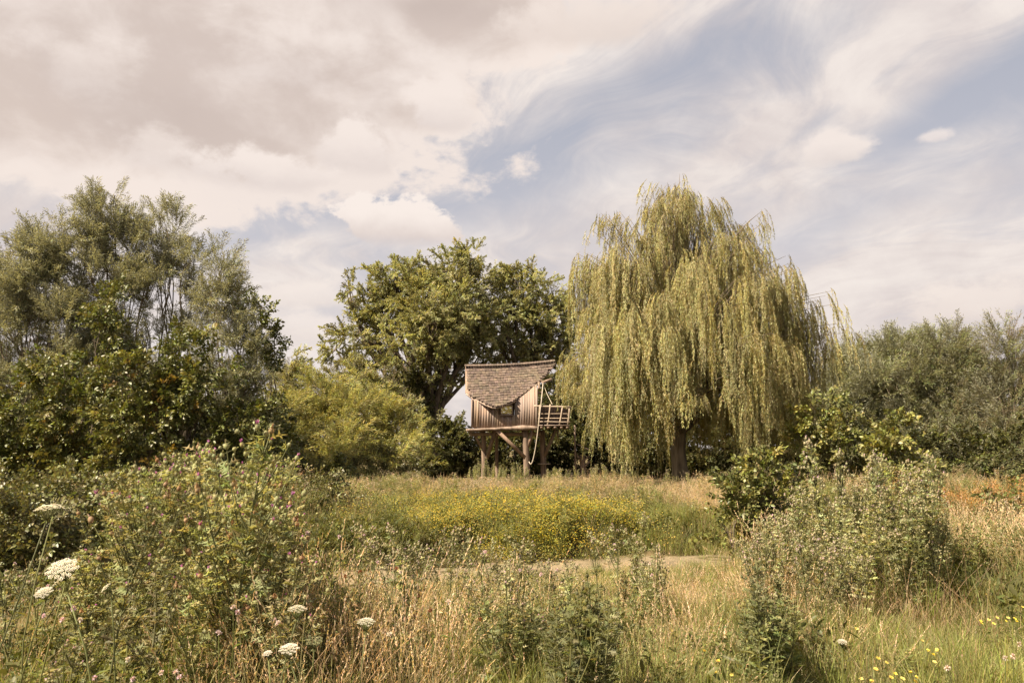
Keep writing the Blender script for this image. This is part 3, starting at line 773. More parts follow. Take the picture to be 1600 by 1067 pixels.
# ------------------------------------------------------------------ weeping willow
def weeping_willow():
    r = np.random.default_rng(5)
    Y = 27.0; k = Y / 1244.0
    base = P(1062, 700, Y); base[2] = float(height(base[0], base[1])) - .05
    t = thing('weeping_willow', 'big weeping willow with yellow green curtains hanging in front of the treehouse', 'tree', base)
    wood = MB()
    tp = P(1058, 560, Y + .1)
    q = np.array([base, base + (0.02, 0, .5), base + (-.06, 0, 1.5), base + (.02, .05, 2.6), tp + (0, 0, 0), P(1060, 470, Y)])
    wood.tube(q - base, [.36, .29, .25, .24, .2, .13], 12)
    trunk = wood.build('trunk', M_bark_pale, t, smooth=True)
    # outline: at photo row -> left and right reach (photo pixels from the axis)
    rows = np.array([285, 310, 340, 375, 410, 450, 500, 550, 600])
    left = np.array([1020, 1000, 955, 926, 914, 908, 898, 890, 888]) - 1065.0
    right = np.array([1088, 1105, 1150, 1200, 1225, 1240, 1252, 1268, 1270]) - 1065.0
    heads = []; clus = []
    for ri, row in enumerate((292, 318, 345, 378, 412, 446, 482, 520, 558, 592)):
        L0, R0 = -np.interp(row, rows, left), np.interp(row, rows, right)
        m = max(2, int((L0 + R0) * k / 2 * 2.5)); ph = r.uniform(0, 6.28)
        for j in range(m):
            a = ph + 2 * PI * j / m + r.normal(0, .16); rr = r.uniform(.8, 1.0)
            cx = math.cos(a) * rr; clus.append((1065 + cx * (R0 if cx > 0 else L0), row + r.normal(0, 11), math.sin(a) * rr * (L0 + R0) * .46 * k, r.uniform(.75, 1.3)))
    for ci, (a0, b0, c0, f0) in enumerate(clus):
        for j in range(6):
            heads.append((a0 + r.normal(0, .26) / k, b0 + abs(r.normal(0, .22)) / k, c0 + r.normal(0, .26), f0))
    for i in range(120):
        row = 285 + (r.uniform(0, 1) ** .85) * 290
        a = r.uniform(0, 2 * PI)
        rr = r.uniform(.1, .6)
        cx = math.cos(a) * rr; reach = np.interp(row, rows, right) if cx > 0 else -np.interp(row, rows, left)
        dep = math.sin(a) * rr * (np.interp(row, rows, right) - np.interp(row, rows, left)) * .46
        heads.append((1065 + cx * reach * .93, row, dep * k, 1.0))
    extra = [(1062, 272, 0), (1055, 285, .2), (1075, 290, -.2), (1015, 284, 0), (1005, 292, .3), (1025, 290, -.3), (1190, 330, 0), (1180, 338, .3), (1196, 345, -.3), (1140, 352, 0),
             (935, 345, 0), (945, 350, .3), (925, 360, -.2), (900, 395, 0), (1040, 300, 0), (1090, 300, .3), (1100, 330, 0),
             (1245, 420, 0), (1228, 400, .3), (1250, 440, .2),
             (1298, 455, 0), (1290, 462, .4), (1305, 475, -.3), (1275, 470, .4), (1318, 505, .2), (1265, 490, 0), (1300, 520, -.3), (1283, 510, .3), (1325, 520, -.2), (1255, 520, 0), (1290, 545, .3), (1310, 560, 0), (1270, 560, .2),
             (886, 550, -.4), (880, 562, .1), (884, 578, .6), (890, 545, -1), (878, 570, -.5)]
    nmain = len(heads); heads += extra
    # bold bright tufts of the front
    heads += [(1042, 500, -4.3), (1035, 505, -4.2), (1050, 508, -4.4), (1130, 465, -4.0), (1136, 470, -4.1), (1095, 430, -3.4), (1100, 440, -3.5), (985, 470, -3.8), (990, 480, -3.9), (940, 500, -2.9), (1180, 520, -3.6), (1185, 530, -3.7), (960, 560, -3.6), (1075, 560, -4.6), (1150, 585, -4.2), (1010, 600, -4.4)]
    boughs = MB(); PT = {}; 
    axis = P(1062, 520, Y)
    for hi, hd in enumerate(heads):
        px, py, dY = hd[:3]; fac = hd[3] if len(hd) > 3 else 1.0
        h = P(px, py, Y + dY)
        out = np.array((h[0] - base[0], h[1] - Y)); rad = np.linalg.norm(out) + 1e-6; out /= rad
        # bough from the trunk, arching up and over
        z0 = base[2] + np.clip((h[2] - base[2]) * .45, 2.0, 5.5)
        s = q[2] * 0 + np.array((base[0], Y, z0))
        mid = s * .35 + h * .65 + np.array((0, 0, .10 * rad + .45)); mid[:2] = s[:2] * .55 + h[:2] * .45
        tt = np.linspace(0, 1, 8)[:, None]
        bq = (1 - tt) ** 2 * s + 2 * tt * (1 - tt) * mid + tt ** 2 * h
        r0 = .02 + .01 * rad * .5 if hi % 6 else .07
        boughs.tube(bq - base, np.linspace(r0, .004, 8), 5, cap=False)
        small = hi >= nmain and hi < nmain + len(extra)
        n = r.integers(9, 13) if small and px > 1220 else r.integers(5, 9) if small else r.integers(6, 10)
        cap = float(np.interp(py, [285, 345, 420, 500, 560, 600], [.9, 1.4, 2.0, 3.0, 3.9, 4.4])) * fac
        for j in range(n):
            f = 1 - r.uniform(0, 1) ** 2 * (.6 if small else .35) if j else 1.0
            b = np.array([np.interp(f * 7, np.arange(8), bq[:, jj]) for jj in range(3)]) + r.normal(0, .10, 3) * (1, 1, .5)
            a = math.atan2(out[1], out[0]) + r.normal(0, .9)
            hang = min(b[2] - base[2] - (r.uniform(1.0, 3.6) if abs(px - 1062) > 45 or dY > 0 else r.uniform(2.2, 4.2)) - (1.6 if px < 935 else 0), cap * r.uniform(.4, 1.15))
            if small: hang = min(hang, r.uniform(.6, 1.9))
            if px > 1215 and not small: hang = min(hang, r.uniform(2.0, 3.8))
            hang = max(hang, .5)
            key, l = (('weep_short', .75), ('weep_mid', 1.4), ('weep_long', 2.3), ('weep_longest', 3.3))[int(np.searchsorted((1.0, 1.8, 2.8), hang))]
            sc = hang / l
            PT.setdefault(key, []).append((b, (r.normal(0, .06), r.normal(0, .06), a), (max(.75, sc) if sc < 1.15 else 1.1, max(.75, min(sc, 1.1)), sc)))
    br = boughs.build('limb', M_bark_pale, trunk, smooth=True); tag(br, kind='stuff')
    tot = 0
    for key, L_ in PT.items():
        grow('crown', key, np.array([a for a, _, _ in L_]), np.array([b for _, b, _ in L_]), np.array([c for _, _, c in L_]), t, base); tot += len(L_)
    print('willow strands', tot)
weeping_willow()

# ------------------------------------------------------------------ treehouse
HY = 38.0
TH0 = P(788, 700, HY); TH0[2] = float(height(TH0[0], HY + 1.2))
house = thing('treehouse', 'small wooden treehouse on oak stilts with a sagging shingle roof and railed balcony', 'treehouse', tuple(TH0))
def hb(mb, name, mat, parent=house, smooth=False, kind=None):
    return tag(shifted(mb, TH0).build(name, mat, parent, smooth=smooth), kind=kind)
WH = (1.0, 1.0, 1.0)
ridge_y = lambda x: 571.5 - (x - 727) * (7.5 / 139) + 2.2 * math.sin((x - 727) / 139 * PI)
EX = [722, 736, 745, 757, 767, 775, 783, 791, 803, 815, 827, 838, 850, 860, 868]
EYv = [608, 618, 622.5, 629, 633.2, 634.6, 633.4, 630.5, 625, 617, 608, 599, 587, 576, 566]
def eave_y(x): return float(np.interp(x, EX, EYv))
def roof_pt(x, y, lift=0.0, back=False):
    t = (y - ridge_y(x)) / 65.0
    Yd = 39.7 - 2.15 * (max(t, 0) ** 1.25)
    p = P(x, y, Yd)
    # keep the slope true: height comes from the front view, depth from the pitch
    p = p + np.array((0, -.5, .86)) * lift
    if back: p[1] = 2 * 39.7 - p[1]
    return p
rr_ = np.random.default_rng(11)
for back in (False, True):
    # deck of the roof
    xs = np.linspace(727, 866.5, 36); m_ = 10
    top = np.array([[roof_pt(x, ridge_y(x) + (eave_y(x) - ridge_y(x)) * j / m_, -.03, back) for x in xs] for j in range(m_ + 1)])
    bot = np.array([[roof_pt(x, ridge_y(x) + (eave_y(x) - ridge_y(x)) * j / m_, -.10, back) for x in xs] for j in range(m_ + 1)])
    n1 = len(xs); V = np.concatenate([top.reshape(-1, 3), bot.reshape(-1, 3)]); o = n1 * (m_ + 1)
    F = []
    for j in range(m_):
        for i in range(n1 - 1):
            a = j * n1 + i
            F.append((a, a + n1, a + n1 + 1, a + 1)); F.append((o + a, o + a + 1, o + a + n1 + 1, o + a + n1))
    for i in range(n1 - 1):
        a = m_ * n1 + i; F.append((a, o + a, o + a + 1, a + 1)); F.append((i, i + 1, o + i + 1, o + i))
    for j in range(m_):
        a = j * n1; F.append((a, o + a, o + a + n1, a + n1)); a += n1 - 1; F.append((a, a + n1, o + a + n1, o + a))
    mb = MB(); mb.add(V, F); roof = hb(mb, 'roof', M_beam)
    # shingle courses
    mb = MB()
    course = 4.1
    for kx in range(17):
        x = 725.0 + rr_.uniform(-3, 0)
        while x < 867:
            w = rr_.uniform(4.2, 6.4)
            xc = x + w / 2; ry = ridge_y(xc) if 720 < xc < 868 else 570
            y0 = ry + kx * course * (1 - .06 * math.sin((xc - 727) / 139 * PI)) - 1.5
            y1 = y0 + course * 1.75
            e = eave_y(xc)
            if y0 < e - 1.0 and xc < 867 and xc > 727 + (kx * .62):
                y1 = min(y1, e + 1.2) + rr_.uniform(-.35, .35)
                a0, b0 = x + .12, x + w - .12
                l0, l1 = .0, .075 + rr_.uniform(-.012, .018)
                sk = rr_.uniform(-.25, .25)
                q0, q1 = roof_pt(a0, y0, l0, back), roof_pt(b0, y0, l0, back)
                q2, q3 = roof_pt(b0, y1 + sk, l1, back), roof_pt(a0, y1 - sk, l1, back)
                dn = np.array((0, 0, -.028))
                c = np.array((1, 1, 1)) * rr_.uniform(.62, 1.25) * np.array((1, rr_.uniform(.93, 1.03), rr_.uniform(.88, 1.05)))
                mb.add([q0, q1, q2, q3, q2 + dn, q3 + dn], [(0, 3, 2, 1) if not back else (0, 1, 2, 3)], c); mb.f.append(np.array([[3, 5, 4, 2]]) + mb.n - 6)
            x += w
    sh = hb(mb, 'shingle', M_shingle, roof, kind='stuff')
mb = MB()
for i in range(34):
    a = 726 + i * 4.15
    p0, p1 = roof_pt(a, ridge_y(a), .05), roof_pt(a + 3.9, ridge_y(a + 3.9), .05)
    for sgn in (-1, 1):
        d = np.array((0, .17 * sgn, -.10)); 
        mb.add([p0 + (0, 0, .03), p1 + (0, 0, .03), p1 + d + (0, 0, .03), p0 + d + (0, 0, .03)], [(0, 1, 2, 3)], np.ones(3) * rr_.uniform(.7, 1.2))
hb(mb, 'ridge_shingle', M_shingle, roof, kind='stuff')
# barge boards below the sweeping eave
for rng_, nm in (((728, 775.5), 'eave_board'), ((774.5, 866), 'barge_board')):
    xs = np.linspace(*rng_, 14)
    mb = MB()
    pa = np.array([roof_pt(x, eave_y(x) + .2, -.035) for x in xs])
    dn = np.array((0, -.005, -.085)); fr = np.array((0, -.04, -.015))
    V = np.concatenate([pa + fr, pa + fr + dn, pa + dn + (0, .03, 0), pa + (0, .03, 0)]); n1 = len(xs); F = []
    for i in range(n1 - 1):
        for k in range(4):
            a, b = k * n1 + i, ((k + 1) % 4) * n1 + i
            F.append((a, b, b + 1, a + 1))
    F += [(0, 3 * n1, 2 * n1, n1), (n1 - 1, 2 * n1 - 1, 3 * n1 - 1, 4 * n1 - 1)]
    mb.add(V, F); hb(mb, nm, M_board)
# rafters and purlins that show under the verge
def wpt(px, py, Y): return P(px, py, Y)
for i, (a, b, w) in enumerate([((842, 607, 38.25), (842, 588, 39.5), .11), ((846, 598, 38.6), (862, 592.5, 38.6), .13), ((838.5, 614, 38.1), (848, 613, 38.1), .10), ((838, 571, 39.7), (868, 569.5, 39.7), .12), ((846, 594, 38.7), (846, 594, 40.7), .09)]):
    mb = MB(); mb.bar(wpt(*a), wpt(*b), w, w); hb(mb, 'rafter', M_beam)
# floor slab (live edge) and joists
mb = MB()
xs = np.linspace(728, 840, 15); fy = [670, 669.5, 669.2, 668.6, 668.5, 668, 667.7, 667, 666.5, 666, 665, 664, 664.5, 665, 666]
top = np.array([P(x, y, 37.88 + .05 * math.sin(x * .5)) for x, y in zip(xs, fy)])
th = np.array([.10, .11, .12, .12, .11, .12, .13, .13, .14, .17, .22, .24, .22, .2, .19])
bk = top.copy(); bk[:, 1] = 41.0; bk[:, 2] = top[:, 2]
n1 = 15
V = np.concatenate([top, top - np.stack([th * 0, th * 0, th], 1), bk - np.stack([th * 0, th * 0, th * 0 + .1], 1), bk]); F = []
for i in range(n1 - 1):
    for k in range(4):
        a, b = k * n1 + i, ((k + 1) % 4) * n1 + i
        F.append((a, b, b + 1, a + 1))
F += [(0, 3 * n1, 2 * n1, n1), (n1 - 1, 2 * n1 - 1, 3 * n1 - 1, 4 * n1 - 1)]
mb.add(V, F); hb(mb, 'floor_slab', M_beam)
zf = P(790, 671, 37.9)[2]
for yy in (38.75, 39.7, 40.7):
    mb = MB(); xl, xr = P(732, 671, 38)[0], P(846, 671, 38)[0]
    mb.bar((xl, yy, zf - .19), (xr, yy, zf - .19), .16, .15); hb(mb, 'joist', M_beam)
# walls of upright boards, each board a part
GX = [P(x, 640, HY)[0] for x in (737, 839)]
zb = P(790, 667.2, HY)[2]
def board(mb, x0, x1, y, z0, z1a, z1b, t=.03, axis='x'):
    if axis == 'x': V = [(x0, y, z0), (x1, y, z0), (x1, y, z1b), (x0, y, z1a), (x0, y + t, z0), (x1, y + t, z0), (x1, y + t, z1b), (x0, y + t, z1a)]
    else: V = [(y, x0, z0), (y, x1, z0), (y, x1, z1b), (y, x0, z1a), (y + t, x0, z0), (y + t, x1, z0), (y + t, x1, z1b), (y + t, x0, z1a)]
    mb.add(V, [(0, 1, 2, 3), (5, 4, 7, 6), (4, 0, 3, 7), (1, 5, 6, 2), (3, 2, 6, 7), (4, 5, 1, 0)])
def wall_top(px):                       # underside of the roof above the front wall
    for y in np.arange(eave_y(px), ridge_y(px), -.5):
        p = roof_pt(px, y, -.12)
        if p[1] >= HY: return p[2]
    return roof_pt(px, ridge_y(px) + 1, -.14)[2]
px = 737.0
while px < 838.5:
    w = min(rr_.uniform(3.4, 4.6), 839 - px)
    a, b = px, px + w
    x0, x1 = P(a, 640, HY)[0] - .002, P(b, 640, HY)[0] + .002
    off = .005 * (1 if int(px * 7) % 2 else -1) + rr_.uniform(-.002, .002)
    mb = MB()
    if b > 781.5 and a < 801.5:
        zt = P(790, 648.5, HY)[2]; board(mb, x0, x1, HY + off, zb + rr_.uniform(-.03, .0), zt, zt)
    else:
        board(mb, x0, x1, HY + off, zb + rr_.uniform(-.03, .0), wall_top(a + .3), wall_top(b - .3))
    k = rr_.uniform(.9, 1.08); mb.c = [c * k * np.array((1, rr_.uniform(.95, 1.02), rr_.uniform(.9, 1.04))) for c in mb.c]
    hb(mb, 'wall_board', M_board)
    px = b
YB = 40.9
gable = lambda y, pxx: min(roof_pt(pxx, ridge_y(pxx) + .5, -.16)[2], np.interp(abs(y - 39.7), [0, .35, .9, 1.7], [roof_pt(pxx, ridge_y(pxx), -.16)[2], roof_pt(pxx, ridge_y(pxx) + 12, -.16)[2], roof_pt(pxx, ridge_y(pxx) + 28, -.16)[2], roof_pt(pxx, ridge_y(pxx) + 46, -.16)[2]]))
for side, pxx in ((GX[0], 738), (GX[1] - .03, 838)):
    y = HY + .035
    while y < YB - .02:
        w = min(.16, YB - y); mb = MB()
        door = pxx == 838 and 38.7 < y < 39.6
        zt0, zt1 = (gable(y, pxx), gable(y + w, pxx))
        if not door:
            board(mb, y + .004, y + w - .004, side + rr_.uniform(-.006, .006), zb, zt0, zt1, .03, 'y'); hb(mb, 'wall_board', M_board)
        y += w
px_ = GX[0]
while px_ < GX[1] - .02:
    w = min(.17, GX[1] - px_); mb = MB()
    board(mb, px_ + .004, px_ + w - .004, YB, zb, gable(YB, 780), gable(YB, 780)); hb(mb, 'wall_board', M_board)
    px_ += w
mb = MB(); mb.bar(P(838.5, 667, HY - .03), P(838.5, 606, HY - .03), .10, .09); hb(mb, 'corner_post', M_board)
mb = MB(); mb.bar(P(737.3, 667, HY - .02), P(737.3, 624, HY - .02), .07, .07); hb(mb, 'corner_post', M_board)
# window
w0, w1, w2, w3 = 782.3, 800.3, 633.5, 647.6
wz = lambda y: P(790, y, HY - .03)[2]; wx = lambda x: P(x, 640, HY - .03)[0]
wf = MB()
for a, b in (((w0, w2), (w1, w2)), ((w0, w3), (w1, w3)), ((w0, w2), (w0, w3)), ((w1, w2), (w1, w3))):
    wf.bar((wx(a[0]), HY - .03, wz(a[1])), (wx(b[0]), HY - .03, wz(b[1])), .055, .06)
win = hb(wf, 'window', M_beam)
mb = MB(); mb.add([(wx(w0), HY + .0, wz(w3)), (wx(w1), HY - .0, wz(w3)), (wx(w1), HY - .05, wz(w2)), (wx(w0), HY - .05, wz(w2))], [(0, 1, 2, 3)])
hb(mb, 'pane', M_glass, win)
mb = MB(); mb.bar((wx(w0) - .04, HY - .06, wz(w3 + 1.2)), (wx(w1) + .04, HY - .06, wz(w3 + 1.2)), .09, .04); hb(mb, 'window_sill', M_board, win)
# stilts and braces
zg = float(TH0[2]) - .25
def post(px, pyt, pxb, Y, r, kinds='post'):
    a = P(px, pyt, Y); b = P(pxb, 750, Y); b[2] = zg
    mb = MB(); q = curve_pts(b, a, .006, 8, rr_)
    mb.tube(q, np.linspace(r * 1.12, r * .95, 8) * (1 + rr_.uniform(-.05, .05, 8)), 10)
    return hb(mb, kinds, M_oakpost, smooth=True)
post(754.5, 671, 756.5, 38.9, .13); post(821, 670, 823.5, 38.2, .145); post(847, 672, 849.5, 39.6, .135); post(776, 672, 778, 41.0, .09)
for a, b, w in [((774, 671, 38.5), (760.5, 717, 38.8), .15), ((740, 676, 38.8), (753, 700, 38.9), .13), ((775.5, 671, 38.0), (820, 714, 38.15), .19),
                ((832.5, 671, 38.1), (826, 697, 38.15), .14), ((868, 671, 39.3), (851.5, 712, 39.5), .16), ((842.5, 674, 39.9), (848, 694, 39.7), .10), ((816.5, 672, 38.9), (821, 690, 38.4), .11), ((870.5, 671, 40.3), (872, 686, 40.3), .08)]:
    mb = MB(); mb.bar(P(*a), P(*b), w, w * .8); hb(mb, 'brace', M_beam)
# balcony: deck, joists, rails, leaning balusters, woven panel
bx0, bx1 = P(839.5, 665, 37.95)[0], P(889, 665, 37.95)[0]; zd = P(860, 664.5, 37.9)[2]
ny = 16
for i in range(ny):
    y = 37.75 + i * .15; mb = MB(); mb.box(((bx0 + bx1) / 2 + .02, y, zd), (bx1 - bx0, .14, .04)); hb(mb, 'deck_board', M_board)
for pxj in (846, 856.5, 867, 877, 886):
    x = P(pxj, 665, 38)[0]; mb = MB(); mb.box((x, 38.85, zd - .085), (.13, 2.3, .12)); hb(mb, 'deck_joist', M_beam)
rails = [(633.2, .05), (645.5, .022), (652.5, .022), (658, .022)]
balls = [((843.5, 632.5), (842, 665)), ((859.8, 631.5), (855, 666)), ((879, 634.5), (874, 664)), ((889.5, 638), (887, 664))]
for (a, b) in balls:
    mb = MB(); mb.tube(curve_pts(P(*b, 37.72), P(*a, 37.68), .01, 5, rr_), .036, 7); hb(mb, 'baluster', M_rail)
for i, (a, b) in enumerate([((890, 640), (887, 664))] * 2):
    Yq = 38.7 + i * .9; mb = MB(); mb.tube(curve_pts(P(*b, Yq), P(*a, Yq), .01, 5, rr_), .036, 7); hb(mb, 'baluster', M_rail)
for y, r in rails:
    mb = MB(); q = curve_pts(P(834.5 if y < 634 else 841, y + .8, 37.70), P(890.5, y + (2.6 if y < 634 else 1.0), 37.70), .006, 8, rr_)
    mb.tube(q, r, 6); hb(mb, 'rail', M_rail)
    e = q[-1].copy(); e2 = e + np.array((0, 2.25, 0)); mb = MB(); mb.tube(curve_pts(e, e2, .006, 5, rr_), r, 6); hb(mb, 'rail', M_rail)
mb = MB()
for i in range(26):                      # woven hurdle at the back of the balcony
    y = 637 + i * 1.15
    xs_ = np.linspace(841, 886.5, 22); ph = (i % 2) * PI
    q = np.array([P(x, y + rr_.uniform(-.15, .15), 40.0 + .035 * math.sin(k_ * PI / 2 + ph)) for k_, x in enumerate(xs_)])
    mb.tube(q, .022, 4, np.ones(3) * rr_.uniform(.8, 1.4), cap=False)
for x in np.linspace(842, 886, 10):
    mb.tube([P(x, 667, 40.0), P(x, 635, 40.0)], .018, 5)
hb(mb, 'woven_hurdle', M_beam, kind='stuff')

# ropes, step board and the little stilt platform
def rope(name, label, pts, r=.022, cat='rope'):
    pts = np.array(pts); t = np.linspace(0, 1, len(pts)); tt = np.linspace(0, 1, 24)
    q = np.stack([np.interp(tt, t, pts[:, j]) for j in range(3)], 1)
    for _ in range(3): q[1:-1] = (q[:-2] + q[1:-1] * 2 + q[2:]) / 4
    mb = MB(); o = q[0].copy(); mb.tube(q - o, r, 6); ob = mb.build(name, M_rope, None, tuple(o), True)
    return tag(ob, label, cat)
rope('climbing_rope', 'long pale rope hanging from the roof past the balcony to the stilt', [P(848.5, 598, 38.5), P(846.5, 622, 37.6), P(843, 650, 37.55), P(841, 668, 37.55), P(838, 692, 37.6), P(833.5, 718, 37.7), P(829.5, 727, 37.75), P(826.5, 721, 37.85)])
rope('stay_rope', 'thin rope slanting from the rafter down to the balcony rail', [P(848.5, 599, 38.5), P(855, 616, 38.2), P(863, 632, 37.75)], .012)
sb = thing('step_board', 'short pale board nailed across the rear stilt under the balcony', 'board', tuple(P(850, 724.5, 39.35)))
mb = MB(); mb.bar(P(840.5, 724.7, 39.38), P(860, 724.3, 39.38), .15, .05); shifted(mb, np.array(sb.location)).build('plank', M_rail, sb)
pl = P(910, 700, 39.5); pl[2] = zg
lp = thing('stilt_platform', 'little weathered platform on a braced post between treehouse and willow', 'platform', tuple(pl))
def lpb(mb, n, m=M_oakpost): return shifted(mb, pl).build(n, m, lp)
mb = MB(); a = P(910, 712, 39.5); b = pl.copy(); mb.tube(curve_pts(b, a, .005, 6, rr_), .14, 9); lpb(mb, 'post')
for a, b in (((902, 719), (909, 711)), ((912, 731), (921, 720)), ((920, 712), (911, 722)), ((899, 706), (908, 722))):
    mb = MB(); mb.bar(P(*a, 39.4), P(*b, 39.4), .07, .06); lpb(mb, 'brace', M_beam)
for i in range(7):
    t_ = i / 6; mb = MB(); mb.bar(P(902 + t_ * 4, 694 + t_ * 1.5, 39.0 + i * .17), P(923 + t_ * 3, 704 + t_ * 1.5, 39.0 + i * .17), .15, .04); lpb(mb, 'plank', M_board)
pp = P(899, 700, 39.2); pp[2] = zg
gp = thing('thin_pole', 'slim upright pole right of the balcony', 'pole', tuple(pp))
mb = MB(); mb.tube(curve_pts(pp, P(898, 664, 39.2), .004, 6, rr_), .045, 7); shifted(mb, pp).build('shaft', M_oakpost, gp)

# ------------------------------------------------------------------ meadow plants
def blades(mb, n, H, Wd, col, spread=.12, lean=.5, amt=.25, r=None, base=None, bend=1.0):
    r = r or rng
    a = r.uniform(0, 2 * PI, n); rad = spread * np.sqrt(r.uniform(0, 1, n))
    B = np.stack([np.cos(a) * rad, np.sin(a) * rad, np.zeros(n) - .02], 1) if base is None else base
    h = H * r.uniform(.55, 1.15, n); b = r.uniform(0, 2 * PI, n); L = lean * r.uniform(.1, 1.0, n) * h
    d = np.stack([np.cos(b), np.sin(b), np.zeros(n)], 1)
    s = np.stack([-np.sin(b), np.cos(b), np.zeros(n)], 1) * (Wd * r.uniform(.7, 1.3, n))[:, None] * .5
    tw = r.normal(0, .8, n); s = s * np.cos(tw)[:, None] + d * (np.sin(tw) * Wd * .5)[:, None]
    def pt(t): return B + d * (L * t ** (1.6 + bend * .4))[:, None] + np.array((0, 0, 1.0)) * (h * (t - .18 * bend * t * t * (L / h) * 1.6))[:, None]
    p = [pt(t) for t in (0, .4, .75, 1.0)]
    Vv = np.stack([p[0] - s, p[0] + s, p[1] - s * .9, p[1] + s * .9, p[2] - s * .6, p[2] + s * .6, p[3]], 1).reshape(-1, 3)
    C = np.repeat(jitter(col, n, amt, r=r), 7, 0)
    i = np.arange(n)[:, None] * 7
    mb.add(Vv, np.concatenate([i + np.array([[0, 1, 3, 2]]), i + np.array([[2, 3, 5, 4]])]), C)
    mb.f.append(i + np.array([[4, 5, 6]]) + mb.n - 7 * n)
    return p

def culms(mb, n, H, col, hcol, spread=.15, lean=.3, head=.14, seeds=20, r=None, thick=.003, loose=.4):
    """flowering grass stems with seed heads"""
    r = r or rng
    for k in range(n):
        a, rad = r.uniform(0, 2 * PI), spread * math.sqrt(r.uniform(0, 1)); h = H * r.uniform(.7, 1.15); b = r.uniform(0, 2 * PI); L = lean * h * r.uniform(.1, 1)
        t = np.linspace(0, 1, 6)
        q = np.stack([math.cos(a) * rad + math.cos(b) * L * t ** 2, math.sin(a) * rad + math.sin(b) * L * t ** 2, h * (t - .08 * t * t)], 1)
        mb.tube(q, np.linspace(thick, thick * .5, 6), 3, np.array(col) * r.uniform(.8, 1.2), cap=False)
        T = unit(q[5] - q[4]); f = r.uniform(0, 1, seeds)
        B = q[5] + T * (f * head)[:, None] - T * .02
        D = T + r.normal(0, loose, (seeds, 3)) * (1.1 - f[:, None])
        leaves(mb, B, D, .018 + .008 * r.uniform(0, 1, seeds), .0055, hcol, 'lance', r=r, droop=.1)

def spiny(mb, B, D, L, col, r, lobes=4, w=.32):
    """deeply cut, spiny thistle leaves: a narrow blade with pairs of pointed lobes"""
    n = len(B); D = unit(np.asarray(D, float)); L = np.broadcast_to(np.asarray(L, float), (n,))[:, None]
    N = unit(np.array((0, 0, 1.0)) + r.normal(0, .4, (n, 3))); S = unit(np.cross(D, N)); N = unit(np.cross(S, D))
    C = jitter(col, n, .22, r=r); VV, FF = [], []
    def mid(t): return B + D * L * t + np.array((0, 0, -1.0)) * L * .28 * t * t
    bw = L * .05
    Vv = np.stack([mid(0) + S * bw * .4, mid(.5) + S * bw, mid(1.0), mid(.5) - S * bw], 1)
    VV.append(Vv); FF.append([(0, 1, 2), (0, 2, 3)])
    for k in range(lobes):
        t = .2 + .62 * k / lobes; ll = w * L * (1 - .5 * abs(t - .45) / .55)
        for sg in (-1, 1):
            z = r.uniform(-.1, .7, (n, 1))
            tip = mid(t + .12) + S * ll * sg * (1 - .25 * z) + N * ll * z * .8
            VV.append(np.stack([mid(t - .05), tip, mid(t + .1)], 1)); FF.append([(0, 1, 2)] if sg > 0 else [(0, 2, 1)])
    for Vv, F in zip(VV, FF):
        k = Vv.shape[1]; i = np.arange(n)[:, None, None] * k
        mb.add(Vv.reshape(-1, 3), (i + np.array(F)[None]).reshape(-1, len(F[0])), np.repeat(C, k, 0))

def head_flower(mb, p, d, r_, bud, pet, r, open_=1.0, n=9):
    """a thistle head: scaly egg-shaped cup and a tuft of florets"""
    d = unit(np.asarray(d, float)); A = unit(np.cross(d, (0.3, .9, .2))); Bv = np.cross(d, A); m = 7
    a = np.linspace(0, 2 * PI, m, endpoint=False); ring = np.cos(a)[:, None] * A + np.sin(a)[:, None] * Bv
    rows = [(0, .35), (.6, 1.0), (1.3, .92), (1.9, .55)]
    V = np.concatenate([p + d * r_ * z + ring * r_ * q for z, q in rows]); F = []
    for k in range(3):
        for j in range(m): F.append((k * m + j, k * m + (j + 1) % m, (k + 1) * m + (j + 1) % m, (k + 1) * m + j))
    mb.add(V, F, jitter(bud, len(V), .25, r=r))
    k = 10; D = d * .45 + unit(r.normal(0, 1, (k, 3))); leaves(mb, p + d * r_ * .9 + unit(D) * r_ * .7, D, r_ * .9, r_ * .25, np.array(bud) * .8, 'lance', r=r)
    if open_ > 0:
        aa = r.uniform(0, 2 * PI, n * 2); dd = d + (np.cos(aa)[:, None] * A + np.sin(aa)[:, None] * Bv) * r.uniform(.1, .75, (n * 2, 1)) * open_
        leaves(mb, np.repeat((p + d * r_ * 1.7)[None], n * 2, 0), dd, r_ * 1.5 * r.uniform(.8, 1.2, n * 2), r_ * .42, pet, 'lance', r=r, droop=0, amt=.2)

